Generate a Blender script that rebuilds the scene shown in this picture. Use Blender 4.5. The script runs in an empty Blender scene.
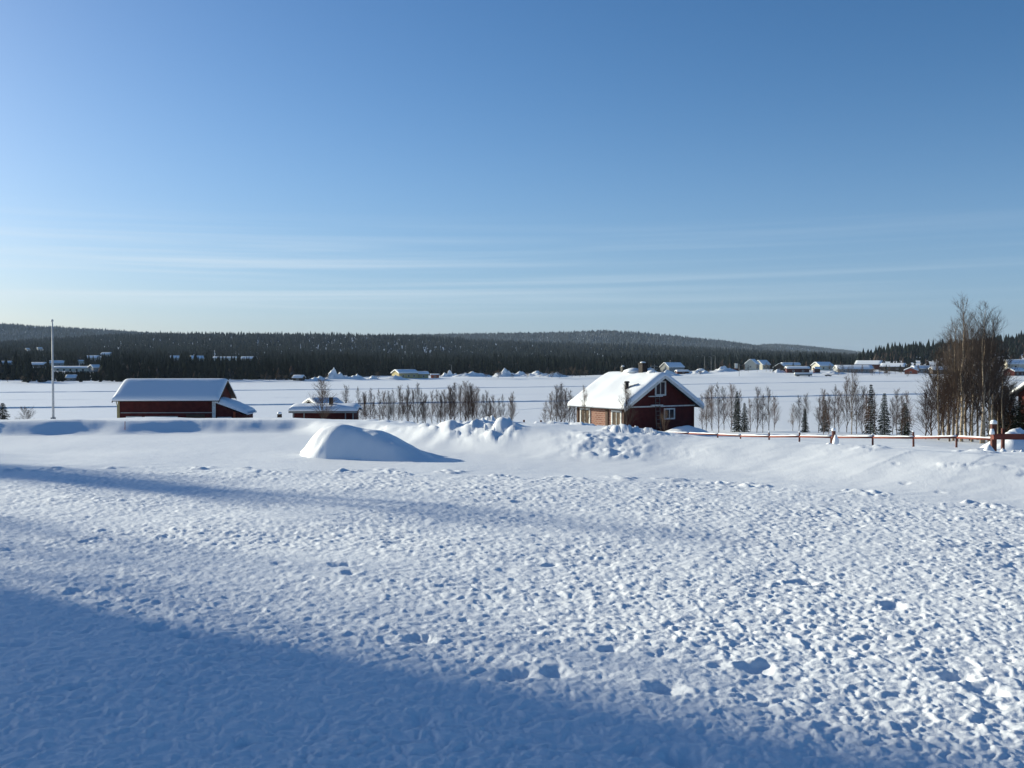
import bpy, math, random
import numpy as np
from mathutils import Vector

R = math.radians
random.seed(7)
rng = np.random.default_rng(11)
scene = bpy.context.scene
col = scene.collection

# ------------------------------------------------------------------ camera, sky, sun
EYE = 2.2                       # camera above the trodden snow of the yard (z = 0)
FPX = 1000.0                    # focal length in pixels of the 1024 wide picture
PITCH = math.atan(22 / FPX)
cam_d = bpy.data.cameras.new('camera')
cam = bpy.data.objects.new('camera', cam_d)
col.objects.link(cam)
cam.location = (0, 0, EYE)
cam.rotation_euler = (math.pi / 2 - PITCH, 0, 0)
cam_d.sensor_width = 36
cam_d.lens = FPX * 36 / 1024
cam_d.clip_start = 0.05
cam_d.clip_end = 20000
scene.camera = cam

SUN_A = R(31)                   # the sun stands to the left, 31 degrees ahead of square
SUN_E = R(14.3)
SKY_STRENGTH = 0.087
SUN_STRENGTH = 5.0
world = bpy.data.worlds.new('World')
scene.world = world
world.use_nodes = True
nt = world.node_tree
nt.nodes.clear()
wo = nt.nodes.new('ShaderNodeOutputWorld')
bg = nt.nodes.new('ShaderNodeBackground')
sky = nt.nodes.new('ShaderNodeTexSky')
sky.sky_type = 'NISHITA'
sky.sun_disc = False
sky.sun_elevation = SUN_E
sky.sun_rotation = -(math.pi / 2 - SUN_A)
sky.altitude = 0
sky.air_density = 0.85
sky.dust_density = 0.7
sky.ozone_density = 2.5
bg.inputs['Strength'].default_value = SKY_STRENGTH


def wn(kind, **kw):
    n = nt.nodes.new(kind)
    for k, v in kw.items():
        setattr(n, k, v)
    return n


def wmath(op, a, b=None, clamp=False):
    n = wn('ShaderNodeMath', operation=op, use_clamp=clamp)
    for i, v in enumerate((a, b)):
        if v is None:
            continue
        if isinstance(v, (int, float)):
            n.inputs[i].default_value = v
        else:
            nt.links.new(v, n.inputs[i])
    return n.outputs[0]


# thin cirrus streaks low in the sky, laid out by azimuth and elevation
tc = wn('ShaderNodeTexCoord')
sp = wn('ShaderNodeSeparateXYZ')
nt.links.new(tc.outputs['Generated'], sp.inputs[0])
azi = wmath('ARCTAN2', sp.outputs['X'], sp.outputs['Y'])
ele = wmath('ARCSINE', sp.outputs['Z'])
tilt = wmath('ADD', ele, wmath('MULTIPLY', azi, -0.010))
cmb = wn('ShaderNodeCombineXYZ')
nt.links.new(wmath('ADD', wmath('MULTIPLY', azi, 1.5), 31.8), cmb.inputs[0])
nt.links.new(wmath('MULTIPLY', tilt, 70.0), cmb.inputs[1])
noi = wn('ShaderNodeTexNoise')
noi.inputs['Scale'].default_value = 1.0
noi.inputs['Detail'].default_value = 5.0
noi.inputs['Roughness'].default_value = 0.55
noi.inputs['Distortion'].default_value = 0.35
nt.links.new(cmb.outputs[0], noi.inputs['Vector'])
band = wn('ShaderNodeMapRange', interpolation_type='SMOOTHSTEP')
nt.links.new(noi.outputs['Fac'], band.inputs['Value'])
band.inputs['From Min'].default_value = 0.40
band.inputs['From Max'].default_value = 0.82
lo = wn('ShaderNodeMapRange', interpolation_type='SMOOTHSTEP')
nt.links.new(ele, lo.inputs['Value'])
lo.inputs['From Min'].default_value = R(2.0)
lo.inputs['From Max'].default_value = R(3.8)
hi = wn('ShaderNodeMapRange', interpolation_type='SMOOTHSTEP')
nt.links.new(ele, hi.inputs['Value'])
hi.inputs['From Min'].default_value = R(9.0)
hi.inputs['From Max'].default_value = R(5.6)
side = wn('ShaderNodeMapRange', interpolation_type='SMOOTHSTEP')
nt.links.new(azi, side.inputs['Value'])
side.inputs['From Min'].default_value = R(34)
side.inputs['From Max'].default_value = R(-24)
side.inputs['To Min'].default_value = 0.25
cf = wmath('MULTIPLY', wmath('MULTIPLY', band.outputs[0], lo.outputs[0]),
           wmath('MULTIPLY', hi.outputs[0], side.outputs[0]))
cloud = wn('ShaderNodeMix', data_type='RGBA')
nt.links.new(wmath('MULTIPLY', cf, 0.54), cloud.inputs[0])
# clear cold air: a little deeper in colour, with a pale blue veil low down
hsv = wn('ShaderNodeHueSaturation')
hsv.inputs['Saturation'].default_value = 1.22
nt.links.new(sky.outputs[0], hsv.inputs['Color'])
q_ = wmath('DIVIDE', ele, R(9.18))
vf = wmath('MULTIPLY', wmath('EXPONENT', wmath('MULTIPLY', wmath('MULTIPLY', q_, q_), -1.0)), 0.456)
veil = wn('ShaderNodeMix', data_type='RGBA')
nt.links.new(vf, veil.inputs[0])
tint = wn('ShaderNodeMix', data_type='RGBA', blend_type='MULTIPLY')
tint.inputs[0].default_value = 1.0
nt.links.new(hsv.outputs[0], tint.inputs[6])
tint.inputs[7].default_value = (0.86, 0.905, 0.985, 1)
nt.links.new(tint.outputs[2], veil.inputs[6])
veil.inputs[7].default_value = (1.95, 3.25, 5.6, 1)
nt.links.new(veil.outputs[2], cloud.inputs[6])
cloud.inputs[7].default_value = (5.9, 6.5, 6.9, 1)
nt.links.new(cloud.outputs[2], bg.inputs['Color'])
nt.links.new(bg.outputs[0], wo.inputs['Surface'])

S = Vector((-math.cos(SUN_A) * math.cos(SUN_E), math.sin(SUN_A) * math.cos(SUN_E), math.sin(SUN_E)))
sd = bpy.data.lights.new('sun', 'SUN')
sd.energy = SUN_STRENGTH
sd.angle = R(0.6)
sd.color = (1.0, 0.95, 0.76)
so = bpy.data.objects.new('sun', sd)
col.objects.link(so)
so.rotation_euler = S.to_track_quat('Z', 'Y').to_euler()

vs = scene.view_settings
vs.view_transform = 'Standard'
vs.look = 'None'
vs.gamma = 1
vs.exposure = 0.63
scene.cycles.max_bounces = 6
scene.cycles.volume_bounces = 0


# ------------------------------------------------------------------ helpers
def ray(px, py):
    v = (384 - py) / FPX
    u = (px - 512) / FPX
    c, s = math.cos(PITCH), math.sin(PITCH)
    return u / (c + v * s), (-s + v * c) / (c + v * s)     # x and z per metre of depth


def at(px, py, Y):
    u, w = ray(px, py)
    return Vector((u * Y, Y, EYE + w * Y))


def xat(px, Y):
    return ray(px, 400)[0] * Y


def tag(o, label=None, cat=None, group=None, kind=None):
    if label:
        o['label'] = label
    if cat:
        o['category'] = cat
    if group:
        o['group'] = group
    if kind:
        o['kind'] = kind
    return o


def empty(name, loc, rz=0.0, label=None, cat=None, group=None):
    o = bpy.data.objects.new(name, None)
    o.empty_display_size = 0.3
    col.objects.link(o)
    o.location = loc
    o.rotation_euler = (0, 0, rz)
    return tag(o, label, cat, group)


def link_mesh(name, me, parent=None, loc=None):
    o = bpy.data.objects.new(name, me)
    col.objects.link(o)
    if parent is not None:
        o.parent = parent
    if loc is not None:
        o.location = loc
    return o


def np_mesh(name, verts, faces, mats, smooth=False, color=None):
    """verts (n,3), faces (m,k) as arrays"""
    me = bpy.data.meshes.new(name)
    verts = np.ascontiguousarray(verts, dtype=np.float32)
    faces = np.ascontiguousarray(faces, dtype=np.int32)
    m, k = faces.shape
    me.vertices.add(len(verts))
    me.vertices.foreach_set('co', verts.ravel())
    me.loops.add(m * k)
    me.loops.foreach_set('vertex_index', faces.ravel())
    me.polygons.add(m)
    me.polygons.foreach_set('loop_start', np.arange(0, m * k, k, dtype=np.int32))
    if smooth:
        me.polygons.foreach_set('use_smooth', np.ones(m, dtype=bool))
    if color is not None:
        at_ = me.color_attributes.new('kind_colour', 'FLOAT_COLOR', 'POINT')
        at_.data.foreach_set('color', np.ascontiguousarray(color, dtype=np.float32).ravel())
    me.update(calc_edges=True)
    for mt in mats:
        me.materials.append(mt)
    return me


class MB:
    def __init__(self):
        self.v, self.f, self.mi, self.sm = [], [], [], []

    def add(self, verts, faces, mi=0, smooth=False):
        b = len(self.v)
        self.v += [tuple(p) for p in verts]
        self.f += [tuple(b + i for i in f) for f in faces]
        self.mi += [mi] * len(faces)
        self.sm += [smooth] * len(faces)

    def box(self, c, s, rz=0.0, mi=0, rx=0.0, ry=0.0):
        hx, hy, hz = s[0] / 2, s[1] / 2, s[2] / 2
        vs_ = []
        for x, y, z in ((-1, -1, -1), (1, -1, -1), (1, 1, -1), (-1, 1, -1), (-1, -1, 1), (1, -1, 1), (1, 1, 1), (-1, 1, 1)):
            p = Vector((x * hx, y * hy, z * hz))
            if rx:
                p = Vector((p.x, p.y * math.cos(rx) - p.z * math.sin(rx), p.y * math.sin(rx) + p.z * math.cos(rx)))
            if ry:
                p = Vector((p.x * math.cos(ry) + p.z * math.sin(ry), p.y, -p.x * math.sin(ry) + p.z * math.cos(ry)))
            if rz:
                p = Vector((p.x * math.cos(rz) - p.y * math.sin(rz), p.x * math.sin(rz) + p.y * math.cos(rz), p.z))
            vs_.append((p.x + c[0], p.y + c[1], p.z + c[2]))
        self.add(vs_, [(0, 3, 2, 1), (4, 5, 6, 7), (0, 1, 5, 4), (1, 2, 6, 5), (2, 3, 7, 6), (3, 0, 4, 7)], mi)

    def tube(self, pts, rads, n=6, mi=0, cap=True, smooth=True):
        pts = [Vector(p) for p in pts]
        vs_, fs = [], []
        for i, p in enumerate(pts):
            d = (pts[min(i + 1, len(pts) - 1)] - pts[max(i - 1, 0)])
            if d.length < 1e-9:
                d = Vector((0, 0, 1))
            d.normalize()
            a = d.cross(Vector((0.31, 0.95, 0.05)))
            if a.length < 1e-3:
                a = d.cross(Vector((1, 0, 0)))
            a.normalize()
            b = d.cross(a)
            for k in range(n):
                t = 2 * math.pi * k / n
                vs_.append(p + (a * math.cos(t) + b * math.sin(t)) * rads[i])
        for i in range(len(pts) - 1):
            for k in range(n):
                k2 = (k + 1) % n
                fs.append((i * n + k, i * n + k2, (i + 1) * n + k2, (i + 1) * n + k))
        if cap:
            fs.append(tuple(range(n - 1, -1, -1)))
            fs.append(tuple((len(pts) - 1) * n + k for k in range(n)))
        self.add(vs_, fs, mi, smooth)

    def mesh(self, name, mats):
        me = bpy.data.meshes.new(name)
        me.from_pydata(self.v, [], self.f)
        me.polygons.foreach_set('material_index', self.mi)
        me.polygons.foreach_set('use_smooth', self.sm)
        for m in (mats if isinstance(mats, (list, tuple)) else [mats]):
            me.materials.append(m)
        me.update()
        return me

    def build(self, name, mats, parent=None, loc=None):
        return link_mesh(name, self.mesh(name, mats), parent, loc)


# numpy gradient noise --------------------------------------------------------
def _hash(ix, iy, seed):
    h = (ix.astype(np.int64) * 374761393 + iy.astype(np.int64) * 668265263 + seed * 974634777) & 0xFFFFFFFF
    h = ((h ^ (h >> 13)) * 1274126177) & 0xFFFFFFFF
    return (h ^ (h >> 16)) & 0xFFFF


def perlin(x, y, seed=0):
    x = np.asarray(x, dtype=np.float64)
    y = np.asarray(y, dtype=np.float64)
    ix, iy = np.floor(x), np.floor(y)
    fx, fy = x - ix, y - iy
    ux = fx * fx * fx * (fx * (fx * 6 - 15) + 10)
    uy = fy * fy * fy * (fy * (fy * 6 - 15) + 10)

    def g(dx, dy):
        a = _hash(ix + dx, iy + dy, seed) * (2 * math.pi / 65536)
        return np.cos(a) * (fx - dx) + np.sin(a) * (fy - dy)
    a = g(0, 0) * (1 - ux) + g(1, 0) * ux
    b = g(0, 1) * (1 - ux) + g(1, 1) * ux
    return (a * (1 - uy) + b * uy) * 1.5


def chunks(x, y, seed=0):
    """cell noise: a field of separate blocks, each with its own height and a rounded top"""
    ix, iy = np.floor(x), np.floor(y)
    best = np.full(x.shape, 9.0)
    hgt = np.zeros(x.shape)
    for dx in (-1, 0, 1):
        for dy in (-1, 0, 1):
            h1 = _hash(ix + dx, iy + dy, seed) / 65536.0
            h2 = _hash(ix + dx, iy + dy, seed + 7) / 65536.0
            h3 = _hash(ix + dx, iy + dy, seed + 13) / 65536.0
            d = np.hypot(ix + dx + .15 + .7 * h1 - x, iy + dy + .15 + .7 * h2 - y)
            up = d < best
            best = np.where(up, d, best)
            hgt = np.where(up, h3, hgt)
    return np.clip(hgt - .25, 0, 1) * np.clip(1 - (best / .62) ** 3, 0, 1)


def sstep(a, b, x):
    t = np.clip((x - a) / (b - a), 0, 1)
    return t * t * (3 - 2 * t)


# ------------------------------------------------------------------ materials
def mat(name, base=(0.5, 0.5, 0.5), rough=0.7, spec=0.3):
    m = bpy.data.materials.new(name)
    m.use_nodes = True
    p = m.node_tree.nodes['Principled BSDF']
    p.inputs['Base Color'].default_value = (*base, 1)
    p.inputs['Roughness'].default_value = rough
    p.inputs['Specular IOR Level'].default_value = spec
    return m, m.node_tree, p


def noise_colour(name, c0, c1, scale, rough=0.75, spec=0.2, detail=4, lo_=0.35, hi_=0.65, bump=0.0, bdist=0.02, stretch=(1, 1, 1), attr=None):
    m, t, p = mat(name, c0, rough, spec)
    tcn = t.nodes.new('ShaderNodeTexCoord')
    mp = t.nodes.new('ShaderNodeMapping')
    mp.inputs['Scale'].default_value = stretch
    n = t.nodes.new('ShaderNodeTexNoise')
    n.inputs['Scale'].default_value = scale
    n.inputs['Detail'].default_value = detail
    t.links.new(tcn.outputs['Object'], mp.inputs[0])
    t.links.new(mp.outputs[0], n.inputs['Vector'])
    r = t.nodes.new('ShaderNodeValToRGB')
    r.color_ramp.elements[0].position = lo_
    r.color_ramp.elements[0].color = (*c0, 1)
    r.color_ramp.elements[1].position = hi_
    r.color_ramp.elements[1].color = (*c1, 1)
    t.links.new(n.outputs['Fac'], r.inputs[0])
    t.links.new(r.outputs[0], p.inputs['Base Color'])
    if bump:
        b = t.nodes.new('ShaderNodeBump')
        b.inputs['Strength'].default_value = bump
        b.inputs['Distance'].default_value = bdist
        t.links.new(n.outputs['Fac'], b.inputs['Height'])
        t.links.new(b.outputs[0], p.inputs['Normal'])
    return m


SNOW_C = (0.82, 0.845, 0.875)


def snow_mat(name, scale, dist, strength=0.5, base=SNOW_C, rough=0.55, spec=0.25):
    m, t, p = mat(name, base, rough, spec)
    tcn = t.nodes.new('ShaderNodeTexCoord')
    n = t.nodes.new('ShaderNodeTexNoise')
    n.inputs['Scale'].default_value = scale
    n.inputs['Detail'].default_value = 5
    n.inputs['Roughness'].default_value = 0.6
    t.links.new(tcn.outputs['Object'], n.inputs['Vector'])
    b = t.nodes.new('ShaderNodeBump')
    b.inputs['Strength'].default_value = strength
    b.inputs['Distance'].default_value = dist
    t.links.new(n.outputs['Fac'], b.inputs['Height'])
    t.links.new(b.outputs[0], p.inputs['Normal'])
    return m


M_SNOW = snow_mat('snow', 38, 0.012, 0.55)
M_SNOWROOF = snow_mat('roof_snow', 3.0, 0.05, 0.35)
M_LAKE = snow_mat('lake_snow', 0.12, 0.5, 0.35, (0.89, 0.89, 0.89), .42, .7)
M_HILL = snow_mat('hill_snow', 0.08, 0.8, 0.3)


def plank_mat(name, c0, c1, pitch=0.16, axis='xy', rough=0.8):
    m, t, p = mat(name, c0, rough, 0.15)
    tcn = t.nodes.new('ShaderNodeTexCoord')
    w = t.nodes.new('ShaderNodeTexWave')
    w.wave_type = 'BANDS'
    w.bands_direction = 'DIAGONAL' if axis == 'xy' else 'Z'
    w.wave_profile = 'SAW'
    mp = t.nodes.new('ShaderNodeMapping')
    if axis == 'xy':
        mp.inputs['Scale'].default_value = (1, 1, 0)
        w.inputs['Scale'].default_value = 0.314 / pitch
    else:
        w.inputs['Scale'].default_value = 0.314 / pitch
    t.links.new(tcn.outputs['Object'], mp.inputs[0])
    t.links.new(mp.outputs[0], w.inputs['Vector'])
    n = t.nodes.new('ShaderNodeTexNoise')
    n.inputs['Scale'].default_value = 2.2
    n.inputs['Detail'].default_value = 6
    t.links.new(tcn.outputs['Object'], n.inputs['Vector'])
    r = t.nodes.new('ShaderNodeValToRGB')
    r.color_ramp.elements[0].position = 0.35
    r.color_ramp.elements[0].color = (*c0, 1)
    r.color_ramp.elements[1].position = 0.68
    r.color_ramp.elements[1].color = (*c1, 1)
    t.links.new(n.outputs['Fac'], r.inputs[0])
    t.links.new(r.outputs[0], p.inputs['Base Color'])
    b = t.nodes.new('ShaderNodeBump')
    b.inputs['Strength'].default_value = 0.6
    b.inputs['Distance'].default_value = 0.02
    t.links.new(w.outputs['Fac'], b.inputs['Height'])
    t.links.new(b.outputs[0], p.inputs['Normal'])
    return m


M_RED = plank_mat('red_boards', (0.062, 0.012, 0.012), (0.09, 0.018, 0.016))
M_REDLOG = plank_mat('red_logs', (0.07, 0.013, 0.012), (0.10, 0.02, 0.016), 0.22, 'z')
M_ORANGE = plank_mat('orange_boards', (0.28, 0.06, 0.03), (0.33, 0.08, 0.04))
M_YELLOW = plank_mat('yellow_boards', (0.36, 0.30, 0.15), (0.42, 0.36, 0.19))
M_PALE = plank_mat('pale_boards', (0.55, 0.52, 0.42), (0.62, 0.58, 0.48))
M_DARKW = plank_mat('dark_boards', (0.05, 0.035, 0.028), (0.08, 0.055, 0.04))
M_GREY = plank_mat('grey_boards', (0.22, 0.23, 0.23), (0.28, 0.28, 0.27))
M_WHITE = noise_colour('white_paint', (0.48, 0.48, 0.46), (0.66, 0.66, 0.63), 5, 0.6)
M_TRIMB = noise_colour('brown_trim', (0.06, 0.035, 0.025), (0.09, 0.05, 0.035), 5)
M_ROOF = noise_colour('dark_roofing', (0.035, 0.035, 0.04), (0.06, 0.06, 0.06), 4)
M_CHIM = noise_colour('chimney_brick', (0.02, 0.017, 0.017), (0.04, 0.03, 0.028), 9)
M_METAL = noise_colour('grey_metal', (0.16, 0.17, 0.18), (0.26, 0.27, 0.28), 6, 0.5, 0.5)
M_DARKM = noise_colour('black_metal', (0.02, 0.02, 0.022), (0.04, 0.04, 0.04), 8, 0.5)
M_RAIL = noise_colour('red_rail_paint', (0.13, 0.035, 0.025), (0.19, 0.055, 0.04), 4, 0.7, stretch=(1, 1, 4))
M_POSTW = noise_colour('post_wood', (0.075, 0.028, 0.025), (0.12, 0.045, 0.035), 8)
M_LADDER = noise_colour('ladder_wood', (0.10, 0.07, 0.06), (0.19, 0.15, 0.13), 6)
M_POLE = noise_colour('pole_white', (0.45, 0.46, 0.47), (0.55, 0.56, 0.57), 3, 0.5)
M_GLASS, _t, _p = mat('dark_glass', (0.03, 0.035, 0.045), 0.08, 0.5)
M_CURT = noise_colour('window_curtain', (0.03, 0.022, 0.017), (0.13, 0.085, 0.05), 3, stretch=(6, 6, 0.5))
M_TYRE = noise_colour('black_rubber', (0.015, 0.015, 0.015), (0.025, 0.025, 0.025), 8)
M_CARRED, _t, _p = mat('red_car_paint', (0.25, 0.03, 0.03), 0.3, 0.5)
M_CARDK, _t, _p = mat('dark_car_paint', (0.03, 0.035, 0.045), 0.3, 0.5)
M_BARK = noise_colour('birch_bark', (0.34, 0.27, 0.19), (0.08, 0.055, 0.04), 3.0, 0.8, lo_=0.50, hi_=0.62, stretch=(1.5, 1.5, 4))
M_BARKD = noise_colour('sapling_bark', (0.14, 0.10, 0.08), (0.06, 0.045, 0.035), 5.0, 0.85)
M_TWIG = noise_colour('bare_twigs', (0.048, 0.028, 0.020), (0.088, 0.050, 0.034), 2.0, 0.85)
M_TWIGP = noise_colour('pale_twigs', (0.075, 0.050, 0.035), (0.125, 0.084, 0.056), 2.0, 0.85)
M_TWIGD = noise_colour('birch_twigs', (0.034, 0.026, 0.022), (0.066, 0.048, 0.040), 2.0, 0.85)
M_SPRUCE = noise_colour('spruce_needles', (0.008, 0.015, 0.009), (0.022, 0.034, 0.017), 3.0, 0.8)
M_SPTRUNK = noise_colour('spruce_bark', (0.05, 0.035, 0.028), (0.09, 0.06, 0.045), 6)


def brick_mat():
    m, t, p = mat('weathered_brick', (0.4, 0.25, 0.18), 0.85, 0.15)
    tcn = t.nodes.new('ShaderNodeTexCoord')
    mp = t.nodes.new('ShaderNodeMapping')
    mp.inputs['Rotation'].default_value = (R(90), 0, 0)
    t.links.new(tcn.outputs['Object'], mp.inputs[0])
    b = t.nodes.new('ShaderNodeTexBrick')
    b.inputs['Color1'].default_value = (0.27, 0.13, 0.09, 1)
    b.inputs['Color2'].default_value = (0.17, 0.075, 0.055, 1)
    b.inputs['Mortar'].default_value = (0.36, 0.27, 0.22, 1)
    b.inputs['Scale'].default_value = 1.0
    b.inputs['Brick Width'].default_value = 0.42
    b.inputs['Row Height'].default_value = 0.17
    b.inputs['Mortar Size'].default_value = 0.018
    t.links.new(mp.outputs[0], b.inputs['Vector'])
    t.links.new(b.outputs['Color'], p.inputs['Base Color'])
    return m


M_BRICK = brick_mat()


def forest_mat():
    m, t, p = mat('forest_needles', (0.03, 0.04, 0.025), 0.9, 0.0)
    a = t.nodes.new('ShaderNodeAttribute')
    a.attribute_name = 'kind_colour'
    tcn = t.nodes.new('ShaderNodeTexCoord')
    n = t.nodes.new('ShaderNodeTexNoise')
    n.inputs['Scale'].default_value = 0.45
    n.inputs['Detail'].default_value = 3
    t.links.new(tcn.outputs['Object'], n.inputs['Vector'])
    r = t.nodes.new('ShaderNodeMapRange')
    r.inputs['From Min'].default_value = 0.58
    r.inputs['From Max'].default_value = 0.74
    r.inputs['To Max'].default_value = 0.55
    t.links.new(n.outputs['Fac'], r.inputs['Value'])
    mu = t.nodes.new('ShaderNodeMath')
    mu.operation = 'MULTIPLY'
    t.links.new(r.outputs[0], mu.inputs[0])
    t.links.new(a.outputs['Alpha'], mu.inputs[1])
    mx = t.nodes.new('ShaderNodeMix')
    mx.data_type = 'RGBA'
    t.links.new(mu.outputs[0], mx.inputs[0])
    t.links.new(a.outputs['Color'], mx.inputs[6])
    mx.inputs[7].default_value = (0.62, 0.66, 0.70, 1)      # frost and snow on the branches
    t.links.new(mx.outputs[2], p.inputs['Base Color'])
    return m


M_FOREST = forest_mat()

# ------------------------------------------------------------------ ground: yard, ploughed banks, slope to the lake
LAKE_Z = EYE - 12.0
BANK = np.array([(-60, 24), (-30, 27.2), (-14.4, 29.4), (-9.5, 30.4), (-6.9, 30.6), (-4.9, 28.6), (-3.4, 25.9), (-0.76, 23.7), (1.07, 22.2),
                 (3.1, 21.2), (4.5, 19.6), (5.5, 17.9), (6.7, 16.5), (7.9, 15.4), (12, 11), (18, 4), (25, -8), (40, -40)], float)
BANK_H = np.array([.42, .42, .41, .40, .36, .36, .48, .57, .50, .45, .47, .50, .50, .50, .50, .50, .5, .5])
BANK_W = np.array([.85, .85, .85, .9, 1.0, 1.4, 1.9, 2.0, 2.1, 2.4, 3.0, 3.4, 3.8, 4.0, 4.0, 4, 4, 4])
SL_S = [0, 4, 26, 48, 80, 130, 155, 400, 1e5]
SL_Z = [0, 0, -1.95, -3.3, -5.2, -8.4, -10.4, -12.5, -12.5]
RB_X = [-40, -10.6, -6.6, -2.3, .94, 3.6, 5.45, 7.9, 12, 18, 25]
RB_Y = [21, 20.7, 21.1, 20.4, 19.5, 18.9, 17.6, 15.3, 10.9, 3.9, -8]


def bank_coords(x, y):
    best = np.full(x.shape, 1e9)
    sgn = np.ones(x.shape)
    hh = np.zeros(x.shape)
    ww = np.ones(x.shape)
    for i in range(len(BANK) - 1):
        a, b = BANK[i], BANK[i + 1]
        d = b - a
        L2 = (d ** 2).sum()
        t = np.clip(((x - a[0]) * d[0] + (y - a[1]) * d[1]) / L2, 0, 1)
        qx, qy = a[0] + t * d[0], a[1] + t * d[1]
        ds = np.hypot(x - qx, y - qy)
        up = ds < best
        cr = d[0] * (y - a[1]) - d[1] * (x - a[0])
        best = np.where(up, ds, best)
        sgn = np.where(up, np.where(cr >= 0, 1.0, -1.0), sgn)
        hh = np.where(up, BANK_H[i] + t * (BANK_H[i + 1] - BANK_H[i]), hh)
        ww = np.where(up, BANK_W[i] + t * (BANK_W[i + 1] - BANK_W[i]), ww)
    return best * sgn, hh, ww


PITS = []
for _ in range(90):
    yy = random.uniform(4.2, 19)
    PITS.append((random.uniform(-.58, .58) * yy, yy, random.uniform(.05, .10), random.uniform(.010, .028), random.uniform(.7, 1.5)))
for (px, py, n_, dpx, dpy) in ((508, 678, 2, 46, -4), (757, 668, 1, 28, -10), (660, 690, 1, 60, 14), (338, 566, 2, 16, 0),
                              (812, 580, 1, 26, 3), (150, 628, 2, 40, 8), (985, 690, 2, -26, -14), (640, 752, 2, 40, 8), (890, 605, 1, 0, 0), (420, 640, 1, 0, 0)):
    for k in range(n_):
        dd = EYE / ((py + k * dpy - 362) / 1000)
        PITS.append((((px + k * dpx) - 512) / 1000 * dd + random.uniform(-.05, .05), dd, random.uniform(.09, .13), random.uniform(.03, .05), 1.0))


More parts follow.
